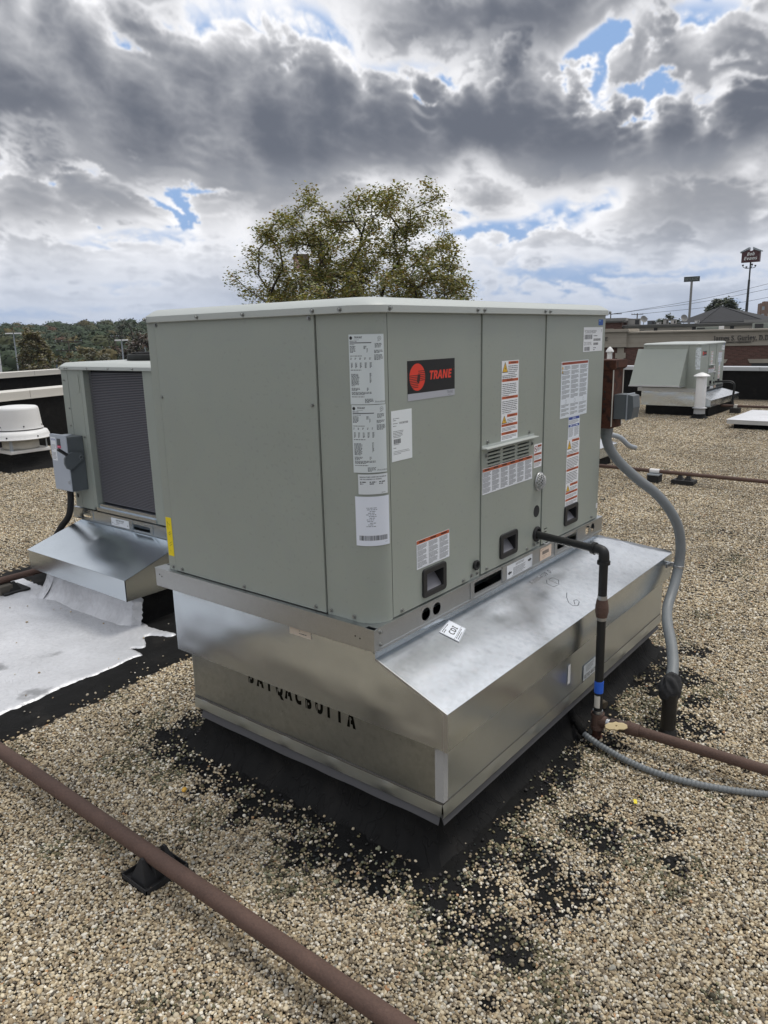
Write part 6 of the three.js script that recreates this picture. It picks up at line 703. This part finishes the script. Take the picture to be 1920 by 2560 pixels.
{
  const P = thing('flat_roofed_shop', 'flat roofed grey shop row with a deep cornice behind the brick building', 'building', polar(-16.5, 70, GROUND), facing(-16.5)), y = (v) => v - GROUND;
  mesh('wall', bx(-5.5, 12, 0, y(1.78), -12, 0), MAT({ color: lin(0.42, 0.39, 0.34), roughness: 0.9 }), P); mesh('cornice', [bx(-5.6, 12, y(1.78), y(1.86), -12, 0.15), bx(-5.7, 12, y(1.862), y(1.98), -12, 0.3), bx(-5.75, 12, y(1.982), y(2.05), -12, 0.42)], greyMat, P); mesh('tower', bx(-8.4, -5.7, 0, y(2.52), -6, 0.6), brickMat, P); mesh('tower_cap', [bx(-8.6, -5.5, y(2.3), y(2.42), -6, 0.8), bx(-8.7, -5.4, y(2.422), y(2.66), -6, 0.95)], greyMat, P); mesh('tower_sill', bx(-8.5, -6.4, y(1.72), y(1.78), -1, 0.72), stoneMat, P);
  for (const a of [-18.92, -16.42, -14.02]) { const x = 70 * Math.tan((a + 16.5) * RAD); mesh('window', bx(x - 0.15, x + 0.15, y(1.42), y(1.76), 0.003, 0.03), darkMat, P); } for (const a of [-19.85, -17.65, -12.85]) { const x = 70 * Math.tan((a + 16.5) * RAD); mesh('wall_light', bx(x - 0.16, x + 0.16, y(1.46), y(1.54), 0.003, 0.2, 0.02), darkMat, P); }
  const unitBox = (label, a0, a1, y0, y1, col) => { const o = thing('rooftop_box_unit', label, 'air conditioner', polar(-16.5, 72, GROUND), facing(-16.5)), x0 = 72 * Math.tan((a0 + 16.5) * RAD), x1 = 72 * Math.tan((a1 + 16.5) * RAD); mesh('casing', bx(x0, x1, y(y0), y(y1), -1.4, 0, 0.03), MAT({ color: col, roughness: 0.7 }), o); mesh('side_grille', bx(x0 + (x1 - x0) * 0.62, x1 - 0.05, y(y0) + 0.06, y(y1) - 0.06, -0.02, 0.02), darkMat, o); mesh('lid', bx(x0 - 0.03, x1 + 0.03, y(y1), y(y1) + 0.05, -1.43, 0.03), greyMat, o); };
  unitBox('large pale box unit beside the satellite dish on the flat roof', -20.85, -20.0, 2.05, 2.55, lin(0.3, 0.29, 0.27)); unitBox('low white box unit on the flat roof', -18.9, -18.6, 2.05, 2.22, lin(0.55, 0.55, 0.53)); unitBox('grey box unit in the middle of the flat roof', -18.45, -18.1, 2.05, 2.45, lin(0.33, 0.32, 0.3)); unitBox('pale box unit beside the hipped roof on the flat roof', -17.95, -17.6, 2.05, 2.4, lin(0.45, 0.43, 0.4)); unitBox('small white fan unit at the foot of the hipped roof', -16.4, -16.1, 2.05, 2.3, lin(0.55, 0.55, 0.53)); unitBox('dark box unit between the dish and the tree top', -19.5, -19.0, 2.05, 2.35, lin(0.09, 0.1, 0.11));
  for (const [a, yy, s, l] of [[-19.75, 2.5, 0.3, 'grey satellite dish on the flat roof beside the large box unit'], [-17.1, 2.32, 0.3, 'pale satellite dish on the flat roof before the hipped roof']]) { const o = thing('satellite_dish', l, 'satellite dish', polar(a, 69, 2.05), facing(a) + 0.5); mesh('mast', cyl([0, 0, 0], [0, 0.3, 0], 0.03, 0.03, 6), M.boxGray, o); const d = lathe([[0, 0], [0.12, 0.015], [0.22, 0.05], [0.3, 0.1]], 20); d.rotateX(PI / 2 - 0.4); d.translate(0, 0.42, -0.05); mesh('dish', d, greyMat, o); mesh('feed_arm', cyl([0, 0.2, 0], [0, 0.45, 0.35], 0.012, 0.012, 5), M.boxGray, o); }
}
{
  const P = thing('hipped_roof_restaurant', 'low building under a broad dark shingled hipped roof', 'building', polar(-14.8, 95, GROUND), facing(-14.8)), y = (v) => v - GROUND, ye = y(2.25), ya = y(4.08);
  mesh('wall', bx(-2.0, 4.5, 0, ye - 0.35, -8, -0.6), darkMat, P); mesh('fascia', [bx(-2.15, 4.7, ye - 0.42, ye, -0.12, 0), bx(-2.15, -2.03, ye - 0.42, ye, -9, -0.12)], darkMat, P);
  const shingle = MAT({ map: tex(256, (u, v) => { const r = Math.floor(v * 16), k = 0.8 + 0.4 * (((r * 7 + Math.floor(u * 22 + r * 0.5) * 13) % 11) / 11), s = v * 16 - r < 0.12 ? 0.6 : 1; return [0.026 * k * s, 0.027 * k * s, 0.031 * k * s]; }, { repeat: 0.4 }), roughness: 0.9 });
  const fl = [-2.1, ye, 0.1], fr = [4.6, ye, 0.1], bl = [-5.2, ye + 0.1, -9], br = [7.2, ye + 0.1, -9], ap = [0.0, ya, -5], ap2 = [0.15, ya, -6];
  const face = (...p) => { const g = new THREE.BufferGeometry(); const v = []; for (let i = 1; i < p.length - 1; i++) v.push(...p[0], ...p[i], ...p[i + 1]); g.setAttribute('position', new THREE.Float32BufferAttribute(v, 3)); g.computeVertexNormals(); return metricUV(g); };
  const rf = mesh('roof', [face(fl, fr, ap), face(bl, fl, ap, ap2), face(fr, br, ap2, ap), face(br, bl, ap2)], shingle, P); mesh('ridge_cap', [cyl(fl, ap, 0.07, 0.07, 6), cyl(fr, ap, 0.07, 0.07, 6)], shingle, rf); mesh('annex', bx(2.45, 7, y(1.9), y(2.42), -3, 0.3), greyMat, P);
}
{ // the two pole signs, the half hidden sign, the apartment tower
  const P = thing('pole_sign', 'tall pole sign shaped like a dark red house with white script', 'sign', polar(-13.22, 140, GROUND), facing(-13.2) - 0.3), h = 18.3;
  mesh('pole', [cyl([0, 0, 0], [0, 12, 0], 0.27, 0.22, 12), cyl([0, 12, 0], [0, 15.6, 0], 0.2, 0.17, 12), cyl([0, 15.6, 0], [0, 18.6, 0], 0.12, 0.12, 10)], darkMat, P);
  const s = new THREE.Shape(); [[-1.38, 0], [1.38, 0], [1.38, 1.72], [0.35, 2.05], [0.35, 2.0], [0.28, 1.82], [0.0, 1.72], [-0.28, 1.82], [-0.35, 2.0], [-0.35, 2.05], [-1.38, 1.72]].forEach(([a, b], i) => (i ? s.lineTo(a, b) : s.moveTo(a, b))); const g = new THREE.ExtrudeGeometry(s, { depth: 0.6, bevelEnabled: false }); g.translate(0, h, -0.3); const cab = mesh('sign_cabinet', metricUV(g), MAT({ color: lin(0.06, 0.008, 0.01), roughness: 0.4 }), P);
  for (const k of [-1, 1]) { const q = sheet([[0.3 * k, 1.98], [1.6 * k, 1.5], [1.6 * k, 1.7], [0.3 * k, 2.32]], [], 0.42, 0.84); q.translate(0, h, 0); mesh('gable_roof', q, M.boxGray, cab); }
  const script = (t, hh, w, y0) => { const q = letters(t, hh, w, -w / 2, 0, 0, sansB, 0.05); q.applyMatrix4(new THREE.Matrix4().makeShear(0, 0, 0.22, 0, 0, 0)); q.translate(0, h + y0, 0.31); return q; };
  mesh('script', [script('Bob', 0.5, 1.1, 1.02), script('Evans', 0.5, 1.95, 0.36)], M.white, cab); for (const [x, dy] of [[-0.95, -0.55], [-0.4, -0.85], [0.45, -0.5], [0.95, -0.72]]) { mesh('floodlight', bx(x - 0.12, x + 0.12, h + dy, h + dy + 0.22, 0.5, 0.75, 0.03), darkMat, P); mesh('lamp_arm', tube([[0, h - 0.9, 0], [x * 0.6, h - 0.92, 0.4], [x, h + dy - 0.1, 0.6], [x, h + dy, 0.62]], 0.05, 10, 5), darkMat, P); }
  const S = thing('pole_sign', 'pole sign with a long flat dark board and pale capitals', 'sign', polar(-16.77, 150, GROUND), facing(-16.8) - 0.2); mesh('pole', cyl([0, 0, 0], [0, 16.3, 0], 0.24, 0.2, 10), greyMat, S); const bd = mesh('board', bx(-1.32, 1.32, 16.25, 17.12, -0.2, 0.2, 0.03), MAT({ color: lin(0.025, 0.035, 0.03), roughness: 0.4 }), S); mesh('board_lettering', letters('SKYLIGHT', 0.46, 2.3, -1.15, 16.46, 0.2), MAT({ color: lin(0.3, 0.32, 0.31), roughness: 0.6 }), bd);
  const W = thing('pole_sign', 'brown pole sign half hidden by the leaves of the autumn tree', 'sign', polar(-44.37, 120, GROUND), facing(-44.4) + 0.15); mesh('pole', cyl([0, 0, 0], [0, 18, 0], 0.2, 0.2, 10), darkMat, W); const wb = mesh('board', bx(-1.2, 1.2, 17.9, 20.5, -0.25, 0.25, 0.04), MAT({ color: lin(0.1, 0.065, 0.035), roughness: 0.6 }), W); mesh('pink_panel', bx(-1.05, -0.35, 18.4, 19.8, 0.2505, 0.27), MAT({ color: lin(0.5, 0.26, 0.28), roughness: 0.6 }), wb);
  const A = thing('apartment_tower', 'far brown apartment tower with rows of windows at the skyline', 'building', polar(-11.4, 300, GROUND), facing(-11.4) + 0.1); const am = MAT({ color: lin(0.2, 0.125, 0.09), roughness: 0.9 }); mesh('wall', bx(-5.3, 9, 0, 16.0, -10, 0), am, A); mesh('penthouse', bx(-4.2, 2, 16.0, 16.6, -8, -2), am, A); for (let r = 0; r < 6; r++) for (let c = 0; c < 7; c++) mesh('window', bx(-4.7 + c * 2.0, -3.9 + c * 2.0, 1.4 + r * 2.45, 2.6 + r * 2.45, 0.003, 0.05), c % 2 ? M.offwhite : M.boxGray, A);
}
// thin autumn haze over the far hillside
scene.fog = new THREE.FogExp2(new THREE.Color(0.8, 0.87, 0.96), 0.00016);

renderer.render(scene, camera);
